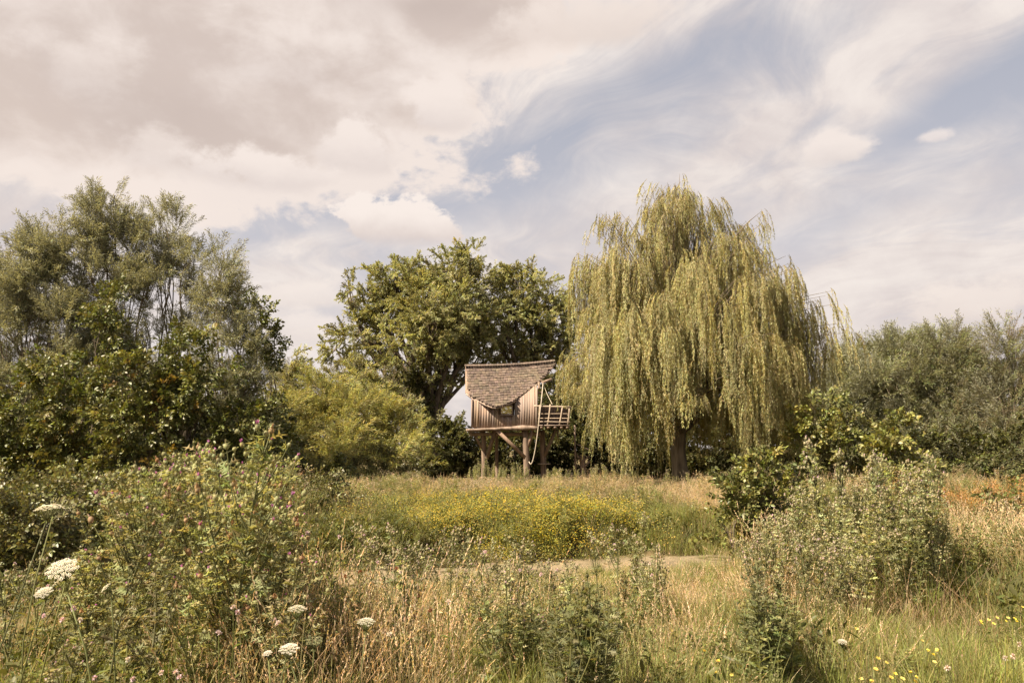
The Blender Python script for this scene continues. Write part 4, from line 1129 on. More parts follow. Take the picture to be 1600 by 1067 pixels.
PURPLE = (.56, .22, .50); LILAC = (.66, .48, .58); PINKISH = (.44, .28, .20); FLUFF = (.58, .50, .40)
def thistle_meshes(seed, H, style):
    """stem, foliage and heads of one thistle plant"""
    r = np.random.default_rng(seed)
    G = {'spear': (.27, .265, .125), 'creeping': (.27, .265, .14), 'plume': (.36, .37, .19), 'dark': (.17, .18, .08)}[style]
    st, fo, fl = MB(), MB(), MB()
    t = np.linspace(0, 1, 9); b = r.uniform(0, 2 * PI); L = H * r.uniform(.03, .16)
    q = np.stack([math.cos(b) * L * t ** 1.5 + .015 * np.sin(t * 7), math.sin(b) * L * t ** 1.5, H * t], 1)
    sc = (.17, .17, .075)
    st.tube(q, np.linspace(.009, .003, 9), 5, sc, cap=False)
    n = int(H * (34 if style != 'dark' else 80)); f = np.sort(r.uniform(.08, .97, n))
    B = np.stack([np.interp(f, t, q[:, j]) for j in range(3)], 1); a = np.arange(n) * 2.4 + r.uniform(0, .8, n)
    D = np.stack([np.cos(a), np.sin(a), r.uniform(.15, .9, n) + f * .4], 1)
    LL = (.18 if style in ('spear', 'dark') else .14) * (1.1 - f * .72) * r.uniform(.75, 1.15, n)
    C = np.array(G); spiny(fo, B, D, LL, C, r, 5 if style != 'creeping' else 3, .27 if style != 'creeping' else .22)
    ends = [(q[-1], unit(q[-1] - q[-2]))]
    nb = int(H * {'spear': 12, 'creeping': 9, 'plume': 18, 'dark': 7}[style])
    for k in range(nb):
        f = r.uniform(.42 if style != 'plume' else .25, .95); p = np.array([np.interp(f, t, q[:, j]) for j in range(3)]); a = r.uniform(0, 2 * PI)
        l = (H * (1.02 - f) * r.uniform(.35, .8) + .05) * (1.0 if style != 'plume' else .8)
        sp = {'spear': .48, 'plume': .24}.get(style, .45)
        tt = np.linspace(0, 1, 5)[:, None]; dv = np.array((math.cos(a), math.sin(a), 0))
        bq = p + dv * l * sp * tt + np.array((0, 0, 1)) * l * (tt * .55 + tt * tt * .35)
        st.tube(bq, np.linspace(.005, .002, 5), 4, sc, cap=False)
        m = int(3 + l * 26); ff = r.uniform(.08, 1, m); Bq = np.stack([np.interp(ff, tt[:, 0], bq[:, j]) for j in range(3)], 1); aa = r.uniform(0, 2 * PI, m)
        spiny(fo, Bq, np.stack([np.cos(aa), np.sin(aa), r.uniform(.3, 1.1, m)], 1), r.uniform(.04, .10, m) * (1.2 if style == 'spear' else .9), C * 1.08, r, 2, .34)
        ends.append((bq[-1], unit(bq[-1] - bq[-2])))
        if r.uniform() < .5:
            c = bq[3] + r.normal(0, .02, 3); e = c + np.array((r.normal(0, .05), r.normal(0, .05), .07)); st.tube([c, e], .002, 3, sc, cap=False); ends.append((e, unit(e - c)))
    for p, d in ends:
        if style == 'spear':
            u = r.uniform(); head_flower(fl, p, d, r.uniform(.009, .015), (.32, .31, .15) if u < .85 else (.36, .24, .13), PURPLE if u < .22 else PINKISH if u > .85 else (.3, .27, .13), r, .8 if u < .2 else .25)
        elif style == 'dark':
            if r.uniform() < .5: head_flower(fl, p, d, .010, (.13, .13, .06), (.2, .18, .09), r, .2, 5)
        else:
            for c in range(r.integers(2, 5) if style == 'creeping' else r.integers(1, 4)):
                u = r.uniform(); o = p + r.normal(0, .018, 3)
                st.tube([p - d * .02, o], .0015, 3, sc, cap=False)
                th = (.30 if style == 'creeping' else .16)
                head_flower(fl, o, d + r.normal(0, .3, 3), r.uniform(.007, .011), (.32, .29, .16), LILAC if u < th else PINKISH if u < th + .12 else (.30, .27, .15), r, 1.1 if u < th else .3, 6)
    return st, fo, fl

M_stem = M_grass
THISTLE = {}
for style, seeds, Hs in (('spear', range(5), (1.35, 1.15, 1.5, 1.25, 1.0)), ('creeping', range(4), (1.0, .85, 1.15, .95)), ('plume', range(4), (1.35, 1.2, 1.5, 1.1)), ('dark', range(3), (.95, .8, 1.1))):
    THISTLE[style] = []
    for s_, H in zip(seeds, Hs):
        st, fo, fl = thistle_meshes(900 + s_ * 7 + len(style), H, style)
        THISTLE[style].append((H, st.mesh('stem', M_grass), fo.mesh('leaf_mass', M_grass), fl.mesh('flower_heads', M_petal)))

def thistle(style, x, y, H, label, group, lean=None, var=None):
    var = random.randrange(len(THISTLE[style])) if var is None else var
    H0, a, b, c = THISTLE[style][var]
    t = thing('thistle_plant', label, 'thistle', (x, y, float(height(x, y)) - .02), random.uniform(0, 6.28), group)
    lx, ly = lean or (random.gauss(0, .06), random.gauss(0, .06))
    t.rotation_euler = (lx, ly, t.rotation_euler[2]); s = H / H0; w = s ** .6
    t.scale = (w, w, s)
    link('stem', a, t); tag(link('leaf', b, t), kind='stuff'); tag(link('flower_head', c, t), kind='stuff')
    return t

def where(px, Y, xs, Y0, Y1):
    f = (px - xs[0]) / (xs[-1] - xs[0])
    return (('left flank', 'middle', 'right flank')[min(2, int(f * 3))], ('front', 'back')[int(abs(Y - Y0) < abs(Y - Y1))])
random.seed(3)
def stand(style, outline, Y0, Y1, n, label, group, fill=.55, extra_style=None):
    xs = [o[0] for o in outline]; ys = [o[1] for o in outline]
    for i in range(n):
        u = random.random(); px = xs[0] + (xs[-1] - xs[0]) * u
        Y = Y0 + (Y1 - Y0) * (i / max(1, n - 1)) + random.uniform(-.15, .15)
        top = float(np.interp(px, xs, ys)); w = P(px, top, Y); g = float(height(w[0], Y))
        H = (w[2] - g) * random.uniform(fill, 1.14)
        H = max(.45, min(1.75, H))
        s = style if not extra_style or random.random() > .25 else extra_style
        a_, b_ = where(px, Y, xs, max(Y0, Y1), min(Y0, Y1))
        thistle(s, w[0], Y, H, f'{label}, {b_} of its {a_}', group)

stand('spear', [(140, 860), (170, 805), (220, 765), (290, 735), (340, 712), (400, 738), (440, 770), (475, 830)], 7.4, 4.4, 66,
      'spiny thistle with round buds in the large left stand', 'thistles of the big front left stand', .52)
stand('plume', [(1165, 810), (1210, 790), (1245, 750), (1290, 722), (1345, 715), (1400, 726), (1450, 745), (1478, 775)], 9.3, 7.6, 58,
      'plumy grey green thistle in the large right stand', 'thistles of the big right stand', .64)
stand('creeping', [(1160, 850), (1200, 835), (1250, 840), (1330, 860)], 7.4, 6.6, 14,
      'thin lilac thistle before the right stand', 'lilac thistles before the right stand', .8)
stand('creeping', [(540, 850), (600, 845), (650, 830), (740, 850), (820, 862), (900, 880)], 7.6, 6.2, 26,
      'slender lilac thistle before the pond scum', 'slender lilac thistles in front of the pond', .72)
for (px, top, Y, H_, st, lab) in [
        (985, 800, 7.6, 0, 'plume', 'tallest thistle in front of the right end of the pond'), (962, 822, 7.4, 0, 'creeping', 'thistle just left of the tallest one by the pond'),
        (1015, 850, 7.2, 0, 'plume', 'shorter thistle just right of the tallest one by the pond'), (935, 840, 8.0, 0, 'creeping', 'pale thin thistle standing before the yellow flower bank'),
        (645, 862, 5.7, 0, 'plume', 'solitary thistle among the dry grass left of the middle'), (632, 890, 5.5, 0, 'dark', 'leafy thistle at the foot of the solitary one in the dry grass'),
        (785, 882, 5.4, 0, 'plume', 'thistle in the middle of the foreground with a dark leafy base'), (760, 915, 5.2, 0, 'dark', 'dark low thistle left of the central one'), (805, 905, 5.1, 0, 'creeping', 'thin thistle right of the central one'),
        (890, 915, 4.6, 0, 'dark', 'dark bushy thistle near the bottom centre, left stem'), (925, 890, 4.7, 0, 'dark', 'dark bushy thistle near the bottom centre, highest stem'), (870, 950, 4.3, 0, 'dark', 'dark low thistle nearest the bottom edge at the centre'),
        (950, 930, 4.5, 0, 'dark', 'dark bushy thistle near the bottom centre, right stem'), (905, 880, 5.0, 0, 'plume', 'pale thistle behind the dark bushy ones at the bottom centre'),
        (1180, 872, 5.8, 0, 'dark', 'grey green thistle clump standing before the right stand, highest stem'), (1160, 905, 5.5, 0, 'dark', 'grey green thistle clump before the right stand, left stem'),
        (1205, 915, 5.4, 0, 'dark', 'grey green thistle clump before the right stand, right stem'), (1190, 945, 5.1, 0, 'dark', 'lowest dark thistle in front of the grey green clump'), (1218, 890, 5.9, 0, 'plume', 'pale thistle leaning beside the grey green clump'),
        (560, 830, 7.0, 0, 'creeping', 'thin thistle with lilac heads beside the left end of the yellow bank'), (30, 890, 5.2, 0, 'creeping', 'thin thistle with pink heads at the far left edge'), (15, 905, 4.9, 0, 'creeping', 'shorter thistle with pink heads cut by the left edge'), (75, 875, 5.6, 0, 'creeping', 'thin pink headed thistle just behind the large white umbel'),
        (95, 1010, 3.9, 0, 'creeping', 'low thistle near the bottom left corner'), (1530, 800, 11, 0, 'plume', 'thistle among orange docks near the right edge'), (1555, 830, 9, 0, 'creeping', 'small lilac thistle in the tan grass near the right edge')]:
    w = P(px, top, Y); thistle(st, w[0], Y, max(.4, w[2] - float(height(w[0], Y))), lab, 'single thistles of the foreground')

for i, (px, top, Y) in enumerate([(745, 742, 31), (754, 733, 30.5), (762, 738, 31), (771, 744, 30), (792, 738, 31), (801, 741, 30), (812, 745, 31.5), (868, 744, 31), (880, 741, 30), (893, 746, 31), (925, 742, 29), (958, 741, 28), (966, 737, 28.5), (975, 743, 28), (990, 746, 27),
        (640, 752, 28), (660, 748, 29), (585, 757, 25), (560, 760, 24), (610, 756, 26), (690, 752, 29), (1020, 748, 25), (1100, 752, 24), (700, 765, 24), (850, 765, 24)]):
    w = P(px, top - 16, Y); Hh = max(.7, w[2] - float(height(w[0], Y)))
    for j in range(4):
        thistle('plume', w[0] + random.gauss(0, .25), Y + random.gauss(0, .3), Hh * random.uniform(.75, 1.05),
                'pale tall weed ' + ('in front of the stilts of the treehouse' if 740 < px < 900 else 'under the left fringe of the weeping willow' if 900 < px < 1010 else 'in the far meadow left of the treehouse' if px < 740 else 'in the far meadow before the willow trunk'), 'tall weeds of the far meadow')
for (px, top, Y, wd, n, st, lab) in [(905, 925, 4.5, 60, 12, 'dark', 'dark thistle shoot in the bottom centre bush'), (1190, 905, 5.4, 42, 9, 'dark', 'grey green shoot in the clump before the right stand'),
        (785, 915, 5.3, 34, 6, 'dark', 'thistle shoot in the clump left of the centre bush'), (990, 850, 7.4, 34, 6, 'plume', 'thistle shoot by the tallest pond thistle')]:
    for i in range(n):
        x_ = px + random.gauss(0, wd * .55); Yi = Y + random.uniform(-.35, .35); w = P(x_, top + abs(x_ - px) * .6 + random.uniform(0, 40), Yi)
        thistle(st, w[0], Yi, max(.4, w[2] - float(height(w[0], Yi))), lab + (', its left side' if x_ < px - wd * .2 else ', its right side' if x_ > px + wd * .2 else ', its middle') + (' in front' if Yi < Y else ' behind'), 'thistle clumps of the foreground')

# ---- sward pieces
GREEN = (.205, .215, .07); OLIVE = (.27, .25, .105); STRAW = (.47, .37, .21); TAN = (.38, .285, .17); LAWN = (.15, .16, .042); YEL = (.68, .54, .10); ORANGE = (.38, .225, .085)
def tuft(fn, seeds):
    out = []
    for s_ in seeds:
        r = np.random.default_rng(s_); mb = MB(); fn(mb, r); out.append(mb)
    return out
source('green_grass', tuft(lambda m, r: (blades(m, 46, .5, .007, GREEN, .14, .55, r=r), blades(m, 10, .4, .006, STRAW, .14, .8, r=r)), range(5)), M_grass)
source('olive_grass', tuft(lambda m, r: (blades(m, 40, .6, .006, OLIVE, .15, .5, r=r), blades(m, 20, .55, .005, STRAW, .15, .6, r=r), culms(m, 5, .85, OLIVE, TAN, .12, .3, r=r)), range(10, 15)), M_grass)
source('straw_grass', tuft(lambda m, r: (blades(m, 40, .5, .0035, STRAW, .16, .8, r=r), blades(m, 16, .45, .005, OLIVE, .15, .6, r=r), culms(m, 11, .8, STRAW, (.54, .42, .28), .15, .45, .16, 24, r=r, thick=.0018)), range(20, 26)), M_grass)
source('red_straw', tuft(lambda m, r: (blades(m, 26, .45, .006, (.22, .145, .075), .16, .9, r=r), blades(m, 18, .5, .006, OLIVE, .15, .6, r=r), culms(m, 4, .7, TAN, TAN, .15, .5, r=r)), range(30, 34)), M_grass)
source('lawn', tuft(lambda m, r: (blades(m, 60, .17, .006, LAWN, .16, .7, r=r), blades(m, 8, .2, .005, STRAW, .16, .8, r=r)), range(40, 45)), M_grass)
def herb(m, r, H=.8, col=(.25, .22, .11), head=(.36, .28, .165), n=9, leafy=16):
    for k in range(n):
        a, rad = r.uniform(0, 2 * PI), .2 * math.sqrt(r.uniform()); h = H * r.uniform(.65, 1.1); b = r.uniform(0, 2 * PI); t = np.linspace(0, 1, 5)
        q = np.stack([math.cos(a) * rad + math.cos(b) * .15 * h * t ** 2, math.sin(a) * rad + math.sin(b) * .15 * h * t ** 2, h * t], 1)
        m.tube(q, .003, 3, col, cap=False)
        f = r.uniform(.1, .95, leafy); B = np.stack([np.interp(f, t, q[:, j]) for j in range(3)], 1); aa = r.uniform(0, 2 * PI, leafy)
        leaves(m, B, np.stack([np.cos(aa), np.sin(aa), r.uniform(.2, 1, leafy)], 1), r.uniform(.05, .11, leafy), .02, col, 'lance', r=r)
        j = 16; o = unit(r.normal(0, 1, (j, 3))) * (.07, .07, .10) * r.uniform(.2, 1, (j, 1)); leaves(m, q[-1] + o, o + (0, 0, .05), .035, .018, head, 'lance', r=r, amt=.35)
source('tan_herb', tuft(lambda m, r: herb(m, r), range(50, 54)), M_grass)
source('pink_herb', tuft(lambda m, r: herb(m, r, .85, (.2, .19, .10), (.44, .35, .26)), range(55, 59)), M_grass)
source('green_herb', tuft(lambda m, r: herb(m, r, .75, (.15, .16, .055), (.20, .20, .08), 9, 24), range(60, 64)), M_grass)
source('orange_dock', tuft(lambda m, r: (herb(m, r, .95, (.18, .13, .045), ORANGE, 8, 12), herb(m, r, .8, (.15, .14, .05), (.36, .22, .08), 4, 12)), range(65, 69)), M_grass)
def yellow_clump(m, r):
    n = 120; P_ = np.stack([r.normal(0, .17, n), r.normal(0, .17, n), r.uniform(.05, .5, n)], 1)
    leaves(m, P_, r.normal(0, 1, (n, 3)) + (0, 0, .5), .07, .016, (.22, .22, .06), 'lance', r=r)
    k = 46; Q = np.stack([r.normal(0, .19, k), r.normal(0, .19, k), .38 + r.uniform(-.16, .2, k)], 1)
    for j in range(5):
        a = j * 2 * PI / 5 + r.uniform(0, 1, k); leaves(m, Q, np.stack([np.cos(a), np.sin(a), .5 + 0 * a], 1), .017, .014, YEL, 'lance', r=r, droop=0)
    for j in range(10):
        i = r.integers(0, k); m.tube([(Q[i, 0] * .3, Q[i, 1] * .3, 0), Q[i]], .002, 3, (.16, .16, .05), cap=False)
source('yellow_bank', tuft(yellow_clump, range(70, 75)), M_petal)
source('weed', tuft(lambda m, r: leaves(m, np.stack([r.normal(0, .12, 90), r.normal(0, .12, 90), r.uniform(.02, .3, 90)], 1), r.normal(0, 1, (90, 3)) + (0, 0, .6), r.uniform(.05, .12, 90), r.uniform(.02, .045, 90), (.11, .115, .035), 'ovate', r=r), range(80, 84)), M_leaf)

HNOM = dict(green_grass=.5, olive_grass=.9, straw_grass=.88, red_straw=.6, lawn=.2, weed=.3, tan_herb=.85, pink_herb=.9, green_herb=.8, orange_dock=1.0, yellow_bank=.55)
def height_limit(x, y):
    """how high the sward grows: low on the trampled strip before the pond, knee high under the treehouse"""
    px = 800 + x / y * 1244
    mid = np.clip((px - 430) / 90, 0, 1) * np.clip((1200 - px) / 60, 0, 1)
    strip = np.interp(y, [0, 3.5, 5.0, 6.5, 8.0, 9.0, 11, 14.2, 15.5, 19, 25, 33, 40], [.6, .58, .54, .44, .24, .16, .16, .26, .5, .52, .40, .14, .12])
    side = np.interp(y, [0, 3, 5, 8, 12, 16, 25, 40], [.6, .6, .7, .7, .7, .7, .6, .4])
    rt = np.clip((px - 1170) / 60, 0, 1) * np.interp(y, [0, 5, 7.2, 8.5], [1, 1, .8, 0]); side = side * (1 - rt * .55)
    lim = strip * mid + side * (1 - mid)
    lim = lim * (1 + .33 * np.sin(x * 1.3 + .7 * np.sin(y * .8)) * np.sin(y * .9 + 1.1 * np.sin(x * .5)) + .18 * np.sin(x * 3.1 + y))
    left = np.clip((300 - px) / 100, 0, 1) * (y < 11)
    return lim * (1 - left * .45)
def scatter(name, label, key, patches, dens, size=(.75, 1.2), avoid=True, hscale=None):
    """patches: (px, Y, half width px, half depth m, weight); plants fall off towards the rim of each patch"""
    pts, sz = [], []
    for (px, Y, rpx, rY, wgt) in patches:
        cx = (px - 800) / 1244 * Y; rx = rpx / 1244 * Y
        n = int(PI * rx * rY * dens * wgt)
        a = rng.uniform(0, 2 * PI, n); rr = np.sqrt(rng.uniform(0, 1, n)) * (1 + .12 * rng.normal(0, 1, n))
        x = cx + np.cos(a) * rr * rx; y = Y + np.sin(a) * rr * rY
        ok = (y > 1.9)
        if avoid: ok &= pond_d(x, y) > 1.02 - .22 * (rng.uniform(0, 1, n) < .12)
        if key not in ('yellow_bank', 'weed', 'green_grass', 'green_herb'):          # the yellow bank keeps other plants out
            qx_ = 800 + x / y * 1244; ok &= ~((np.abs((qx_ - 800) / 230) ** 2 + np.abs((y - 17.6) / 2.6) ** 2 < 1) & (rng.uniform(0, 1, n) < .68))
        x, y = x[ok], y[ok]
        pts.append(np.stack([x, y, height(x, y) - .01], 1))
    pts = np.concatenate(pts); n = len(pts)
    s = rng.uniform(*size, n)
    s = np.minimum(s, height_limit(pts[:, 0], pts[:, 1]) * np.exp(rng.normal(0, .22, n)) / HNOM[key]); s = np.stack([np.sqrt(s) * .95, np.sqrt(s) * .95, s], 1)
    rot = np.stack([rng.normal(0, .08, n), rng.normal(0, .08, n), rng.uniform(0, 2 * PI, n)], 1)
    o = grow(name, key, pts, rot, s)
    tag(o, label); print(name, n)
    return o

scatter('green_grass', 'green meadow grass of the foreground', 'green_grass',
        [(800, 4.6, 1100, 1.9, 1.7), (800, 7.5, 500, 1.6, 1.0), (850, 10.0, 420, 1.2, 1.8), (1350, 5.5, 420, 2.2, 1.2), (500, 6.5, 260, 2.0, .8), (1500, 9.5, 260, 3.0, .8), (200, 5, 330, 2.2, .5), (1000, 20, 400, 5, .25), (1120, 16.5, 160, 1.5, 1), (800, 15.2, 400, 1.6, 1.0), (800, 18, 300, 2, .3)], 26)
scatter('olive_grass', 'tall olive grass with seed heads', 'olive_grass',
        [(800, 6.2, 900, 2.2, .8), (300, 5.6, 420, 2.2, .8), (500, 17, 200, 3, .8), (800, 26, 900, 9, .35), (1180, 6.5, 200, 1.6, .7), (1500, 12, 240, 4, .8), (480, 5.2, 120, 1.6, 1.6), (350, 15.5, 300, 2, .8)], 17)
scatter('straw_grass', 'dry straw coloured grass with pale seed heads', 'straw_grass',
        [(640, 7.3, 190, 1.5, 2.3), (600, 5.2, 170, 1.1, 1.8), (1110, 7.8, 110, 1.2, 2.6), (1000, 6.2, 200, 1.0, 1.0), (1110, 19, 80, 4, 1.6), (1040, 25, 130, 4, 1.0), (1520, 10.5, 110, 2.6, 1.5), (700, 5.0, 500, 1.9, .25), (800, 10.0, 420, 1.2, 2.5), (800, 24, 700, 8, .35), (1290, 6.2, 90, .8, 1.2), (850, 9.0, 350, .8, 1.3), (1080, 21.5, 60, 5, 1.5)], 15)
scatter('russet_grass', 'reddish brown dried grass and stems low between the plants', 'red_straw',
        [(330, 4.0, 420, 1.2, .3), (60, 5.5, 200, 2.5, .5), (1360, 7.6, 190, .9, 1.8), (450, 4.4, 160, .9, .4), (1150, 17.5, 90, 1.2, 1), (60, 10.5, 120, .8, 1.2)], 18)
scatter('lawn_grass', 'short fresh green grass in the lower right', 'lawn',
        [(1420, 4.9, 520, 1.9, 1.4), (1150, 4.0, 400, 1.2, 1.2), (1550, 7.5, 220, 1.6, 1.0)], 62, (.8, 1.7))
scatter('low_weeds', 'broad leaved weeds low in the grass', 'weed',
        [(300, 5.5, 330, 2.0, 1.2), (1500, 9.5, 240, 3, .8), (800, 5.0, 800, 1.8, .35), (470, 15, 200, 3, 1.3), (700, 22, 800, 8, .3), (1590, 12, 80, 2, 2.5), (120, 9.3, 220, 1.5, 1.4), (60, 12, 220, 2, 1.0)], 14, (.7, 1.4))
scatter('tan_herbs', 'faded tan herbs along the far side of the pond and below the treehouse', 'tan_herb',
        [(800, 27, 750, 8, .8), (1010, 23, 180, 5, .9), (1500, 13, 130, 3, .8), (620, 25, 200, 6, .6)], 6.5, (.8, 1.25))
scatter('pink_herbs', 'pinkish gone-over flower heads of the far meadow', 'pink_herb',
        [(620, 26, 170, 5, 1.2), (500, 20, 110, 4, .8), (900, 29, 170, 4, 1.2), (800, 30, 110, 4, 1.5), (1050, 27, 90, 4, 1.2), (640, 8.6, 120, .9, .5)], 6.5, (.8, 1.3))
scatter('green_herbs', 'leafy green herbs of the far meadow', 'green_herb',
        [(500, 21, 150, 5, 1.3), (430, 17, 110, 3, 1.8), (800, 24, 700, 8, .6), (1000, 28, 90, 3, 1.5), (1120, 23, 60, 5, 1.0), (1500, 11, 150, 4, 1.0), (300, 6, 250, 2, .8), (900, 5.5, 500, 1.8, .5), (640, 17.5, 200, 2, .9), (800, 16.2, 260, 1.8, .5), (780, 30, 70, 3, 1.5), (600, 24, 60, 3, 1.5)], 7.5, (.8, 1.2))
scatter('orange_docks', 'orange brown docks gone to seed near the right edge', 'orange_dock',
        [(1545, 17, 90, 4.0, .8), (1490, 15, 60, 2.5, .7), (1590, 14, 60, 3, 1.0), (170, 11, 120, 1, .4)], 10, (.7, 1.1))
scatter('yellow_flowers', 'bank of small yellow flowers beyond the pond', 'yellow_bank',
        [(780, 17.0, 160, 1.9, 1.2), (870, 17.0, 100, 1.5, 1.3), (800, 15.6, 130, 1.0, .9), (775, 14.9, 90, .9, 1.2), (690, 16.6, 90, 1.6, .6), (830, 19.5, 90, 2.2, .55), (640, 18, 70, 2.0, .3), (975, 16.8, 60, 1.2, .3), (555, 16.5, 30, 1, .4), (1080, 17.3, 50, .8, .2), (740, 20.8, 80, 1.6, .5), (700, 18.6, 40, 1.0, .8)], 13, (.8, 1.3))

# ---- white umbels of wild carrot, each a plant
def umbel_plant(label, px, py, Y, width_px, tilt=(0, 0), closed=False, lean=0.12, seed=0):
    r = np.random.default_rng(300 + seed)
    c = P(px, py, Y); R = width_px / 1244 * Y / 2
    gx_, gy_ = c[0] + lean * r.choice((-1, 1)), Y + .08; g = float(height(gx_, gy_)) - .03
    t = thing('wild_carrot', label, 'wild flower', (gx_, gy_, g), 0, 'white umbels of wild carrot')
    o = np.array((gx_, gy_, g)); nrm = unit(np.array((tilt[0], tilt[1], 1.0)))
    foot = c - nrm * R * 1.5
    stem = MB(); q = curve_pts(o, foot, .05, 8, r) - o; q[-1] = foot - o; stem.tube(q, np.linspace(.0045, .0025, 8), 6, (.16, .17, .07))
    m = 22; f = r.uniform(.05, .8, m); B = np.stack([np.interp(f, np.linspace(0, 1, 8), q[:, j]) for j in range(3)], 1); a = r.uniform(0, 2 * PI, m)
    leaves(stem, B, np.stack([np.cos(a), np.sin(a), r.uniform(.2, 1, m)], 1), r.uniform(.04, .10, m), .010, (.14, .15, .055), 'lance', r=r)
    stem.build('stem', M_grass, t)
    A = unit(np.cross(nrm, (0, 1, .1))); Bv = np.cross(nrm, A)
    rays = MB(); fl = MB(); n = 30
    for k in range(n):
        rr = math.sqrt((k + .5) / n); a = k * 2.4
        if closed: pos = foot + (A * math.cos(a) + Bv * math.sin(a)) * R * (.5 + .5 * math.sin(rr * 2.6)) + nrm * R * (1.9 - 1.1 * rr)
        else: pos = foot + (A * math.cos(a) + Bv * math.sin(a)) * R * rr + nrm * R * (1.5 - .38 * rr * rr + r.uniform(-.04, .04))
        mid = foot * .5 + pos * .5 + (A * math.cos(a) + Bv * math.sin(a)) * R * .08
        rays.tube(np.array([foot, mid, pos]) - o, .0012, 3, (.17, .18, .08), cap=False)
        w = R * .20; j = 16; aa = np.arange(j) * 2.4; ra = np.sqrt((np.arange(j) + .5) / j) * w
        Q = pos - o + np.cos(aa)[:, None] * A * ra[:, None] + np.sin(aa)[:, None] * Bv * ra[:, None] + nrm * (w * .35 * (1 - (ra / w) ** 2))[:, None]
        rays.tube(np.array([pos - o - nrm * w * .3, pos - o + nrm * w * .1]), w * .25, 4, (.18, .19, .09), cap=False)
        for pz in range(5):
            b = pz * 1.2566 + r.uniform(0, .5, j)
            leaves(fl, Q, np.cos(b)[:, None] * A + np.sin(b)[:, None] * Bv + nrm * .25, w * .22, w * .2, (.80, .75, .66) if not closed else (.33, .33, .2), 'lance', up=tuple(nrm), droop=0, amt=.06, r=r)
    u = rays.build('umbel', M_grass, t); tag(fl.build('floret', M_petal, u), kind='stuff')
    k = 9; br = MB(); aa = np.arange(k) * 2 * PI / k
    leaves(br, np.repeat((foot - o)[None], k, 0), np.cos(aa)[:, None] * A + np.sin(aa)[:, None] * Bv - nrm * .3, R * .55, .004, (.15, .16, .06), 'lance', r=r); br.build('bract', M_grass, t)
for i, a in enumerate([
        ('largest white umbel at the left, its dome facing the camera', 97, 884, 2.9, 42, (.1, -.75)), ('pair-like flat white umbel seen from the side above the bramble shade', 72, 790, 3.1, 30, (-.05, -.12)),
        ('cream umbel touching the side-on white one, slightly browner', 88, 788, 3.3, 24, (.2, .05)), ('small white umbel below the largest one', 68, 922, 3.1, 24, (0, -.6)),
        ('half-turned small white umbel right of the largest one', 164, 916, 3.2, 16, (-.9, -.5)), ('flat white umbel seen edge-on behind the thistles', 465, 947, 3.5, 26, (.05, -.12)),
        ('flat white umbel in the dry grass left of the middle', 573, 967, 3.6, 25, (.08, -.2)), ('white umbel low at the bottom between thistles and grass', 452, 1009, 3.3, 28, (.05, -.3)),
        ('tiny white umbel beside the low one at the bottom', 418, 1018, 3.3, 13, (-.1, -.4)), ('small side-on white umbel just under the largest one', 100, 903, 3.0, 28, (-.4, .15))]):
    umbel_plant(a[0], *a[1:5], tilt=a[5], seed=i)
umbel_plant('closed greenish umbel curled like a nest beside the low white umbel', 491, 996, 3.3, 22, (0, -.1), True, seed=20)
umbel_plant('small white flower head in the lower right grass', 1316, 1000, 4.3, 14, (0, -.3), seed=21)

# ---- small flowers standing in the near grass
def small_flower(name, label, cat, group, px, py, Y, R, col, centre, petals=6, ball=False, seed=0):
    r = np.random.default_rng(700 + seed)
    c = P(px, py, Y); x, y = c[0] + r.normal(0, .03), Y + r.normal(0, .03); g = float(height(x, y)) - .02
    if c[2] < g + .06: c = c + np.array((0, 0, g + .06 - c[2]))
    t = thing(name, label, cat, (x, y, g), 0, group); o = np.array((x, y, g))
    m = MB(); q = curve_pts(o, c, .05, 5, r) - o; q[-1] = c - o; m.tube(q, .0022, 4, (.14, .15, .05), cap=False)
    f = r.uniform(.05, .85, 10); B = np.stack([np.interp(f, np.linspace(0, 1, 5), q[:, j]) for j in range(3)], 1); a = r.uniform(0, 2 * PI, 10)
    leaves(m, B, np.stack([np.cos(a), np.sin(a), r.uniform(.2, 1, 10)], 1), .05, .012, (.13, .145, .045), 'lance', r=r); m.build('stem', M_grass, t)
    h = MB(); ax = unit(np.array((r.normal(0, .3), -.5, 1.0))); A = unit(np.cross(ax, (0, 1, .1))); Bv = np.cross(ax, A); p = q[-1]
    if ball:
        n = 40; d = unit(r.normal(0, 1, (n, 3)) + ax * .4); leaves(h, p + d * R * .2, d, R, R * .4, col, 'lance', droop=0, r=r, amt=.12)
    else:
        n = petals; a = np.arange(n) * 2 * PI / n
        leaves(h, np.repeat(p[None], n, 0), np.cos(a)[:, None] * A + np.sin(a)[:, None] * Bv + ax * .35, R, R * .85, col, 'ovate', up=tuple(ax), droop=0, r=r, amt=.08)
        n = 10; d = unit(r.normal(0, 1, (n, 3)) + ax); leaves(h, p + ax * R * .1 + d * .001, d, R * .3, R * .2, centre, 'lance', droop=0, r=r)
    h.build('flower_head', M_petal, t)
yl = [(280, 0), (735, 1005), (732, 1018), (780, 1030), (612, 1036), (665, 1038), (855, 1008), (820, 990), (858, 978), (1338, 982), (1122, 1032), (1118, 1050), (1368, 1045), (1385, 1035), (1398, 1052), (1410, 1060), (1392, 1058), (1345, 1060), (1362, 1064), (1430, 1064), (1372, 1028), (1458, 1022), (1464, 1015),
      (1432, 1058), (1422, 1050), (1545, 968), (1558, 965), (1572, 970), (1585, 966), (1532, 970), (1588, 970), (1533, 973), (1552, 974), (1505, 924), (1540, 928), (1598, 948), (1100, 1016), (1143, 1054), (1460, 1034), (1450, 1016), (1050, 985), (1440, 1000), (1575, 965)][1:]
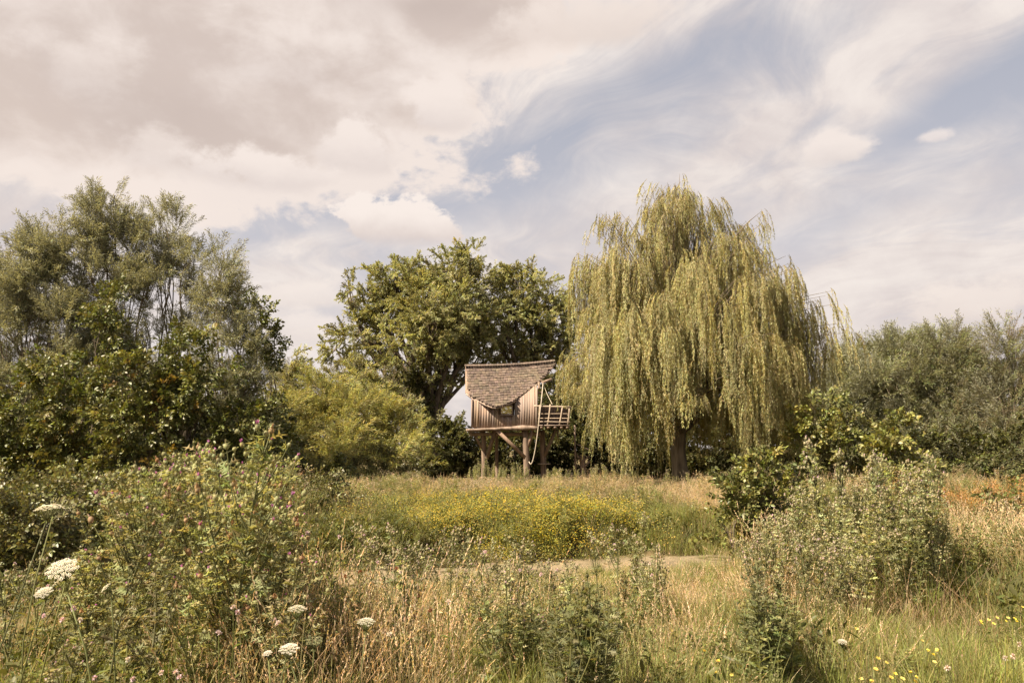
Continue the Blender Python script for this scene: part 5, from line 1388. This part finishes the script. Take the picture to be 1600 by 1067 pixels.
for i, (px, py) in enumerate(yl):
    Y = 1.45 * 1244 / (py - 700) * random.uniform(.93, 1.0)
    small_flower('yellow_flower', 'small yellow buttercup ' + ('at the bottom centre below the dark thistles' if px < 900 else 'left of the lower right grass, single' if px < 1200 else 'in the lowest cluster at the lower right' if py > 1020 and px < 1500 else 'in the row near the right edge' if px > 1500 else 'scattered above the lowest right cluster'), 'wild flower', 'yellow buttercups in the foreground grass', px, py, Y, .016, YEL, (.6, .4, .03), 5, seed=i)
for i, (px, py, Y, lab) in enumerate([(1480, 1043, 3.9, 'round pale clover head at the lower right'), (1571, 1028, 4.2, 'pale clover head near the right edge'), (1592, 1006, 4.4, 'pale clover head close to the right edge, above the others'), (1583, 1025, 4.2, 'pinkish clover head right at the edge of the short grass')]):
    small_flower('clover_flower', lab, 'wild flower', 'pale clover heads in the right grass', px, py, Y, .014, (.62, .50, .44), None, ball=True, seed=60 + i)
lil = [(700, 940), (812, 890), (845, 897), (625, 893), (590, 878), (758, 862), (1015, 880), (1018, 898), (870, 890), (608, 990), (115, 950), (68, 962), (125, 968), (97, 968), (75, 915), (365, 948), (372, 956), (430, 968), (434, 973), (342, 988), (400, 968), (252, 1050), (148, 1058), (208, 1060), (275, 1050), (281, 1057), (276, 1048), (200, 1030), (428, 873), (442, 890), (414, 872), (480, 832), (530, 838)]
for i, (px, py) in enumerate(lil):
    Y = random.uniform(3.6, 4.6) if py > 930 else random.uniform(5, 6.5)
    small_flower('lilac_flower', 'small lilac flower head on a thin stem, ' + (('below the left umbels' if px < 160 else 'bottom left below the thistles' if py > 1020 else 'at the foot of the left thistle stand') if px < 480 and py > 900 else 'right of the left thistle stand' if px < 560 else 'before the pond, left part' if px < 720 else 'before the pond, right part'), 'wild flower', 'pale lilac flower heads among the grasses', px, py, Y, .0135, (.62, .46, .52) if i % 3 else (.66, .56, .52), None, ball=True, seed=100 + i)
rus = [(333, 890, 0)] and [(620, 888), (655, 930), (672, 953), (650, 960), (750, 967), (540, 900), (563, 893)]
for i, (px, py) in enumerate(rus):
    small_flower('rusty_seed_head', 'rusty brown dried flower head in the dry grass left of the middle', 'seed head', 'rusty dried heads in the dry grass', px, py, 5.0, .014, (.30, .10, .035), None, ball=True, seed=160 + i)
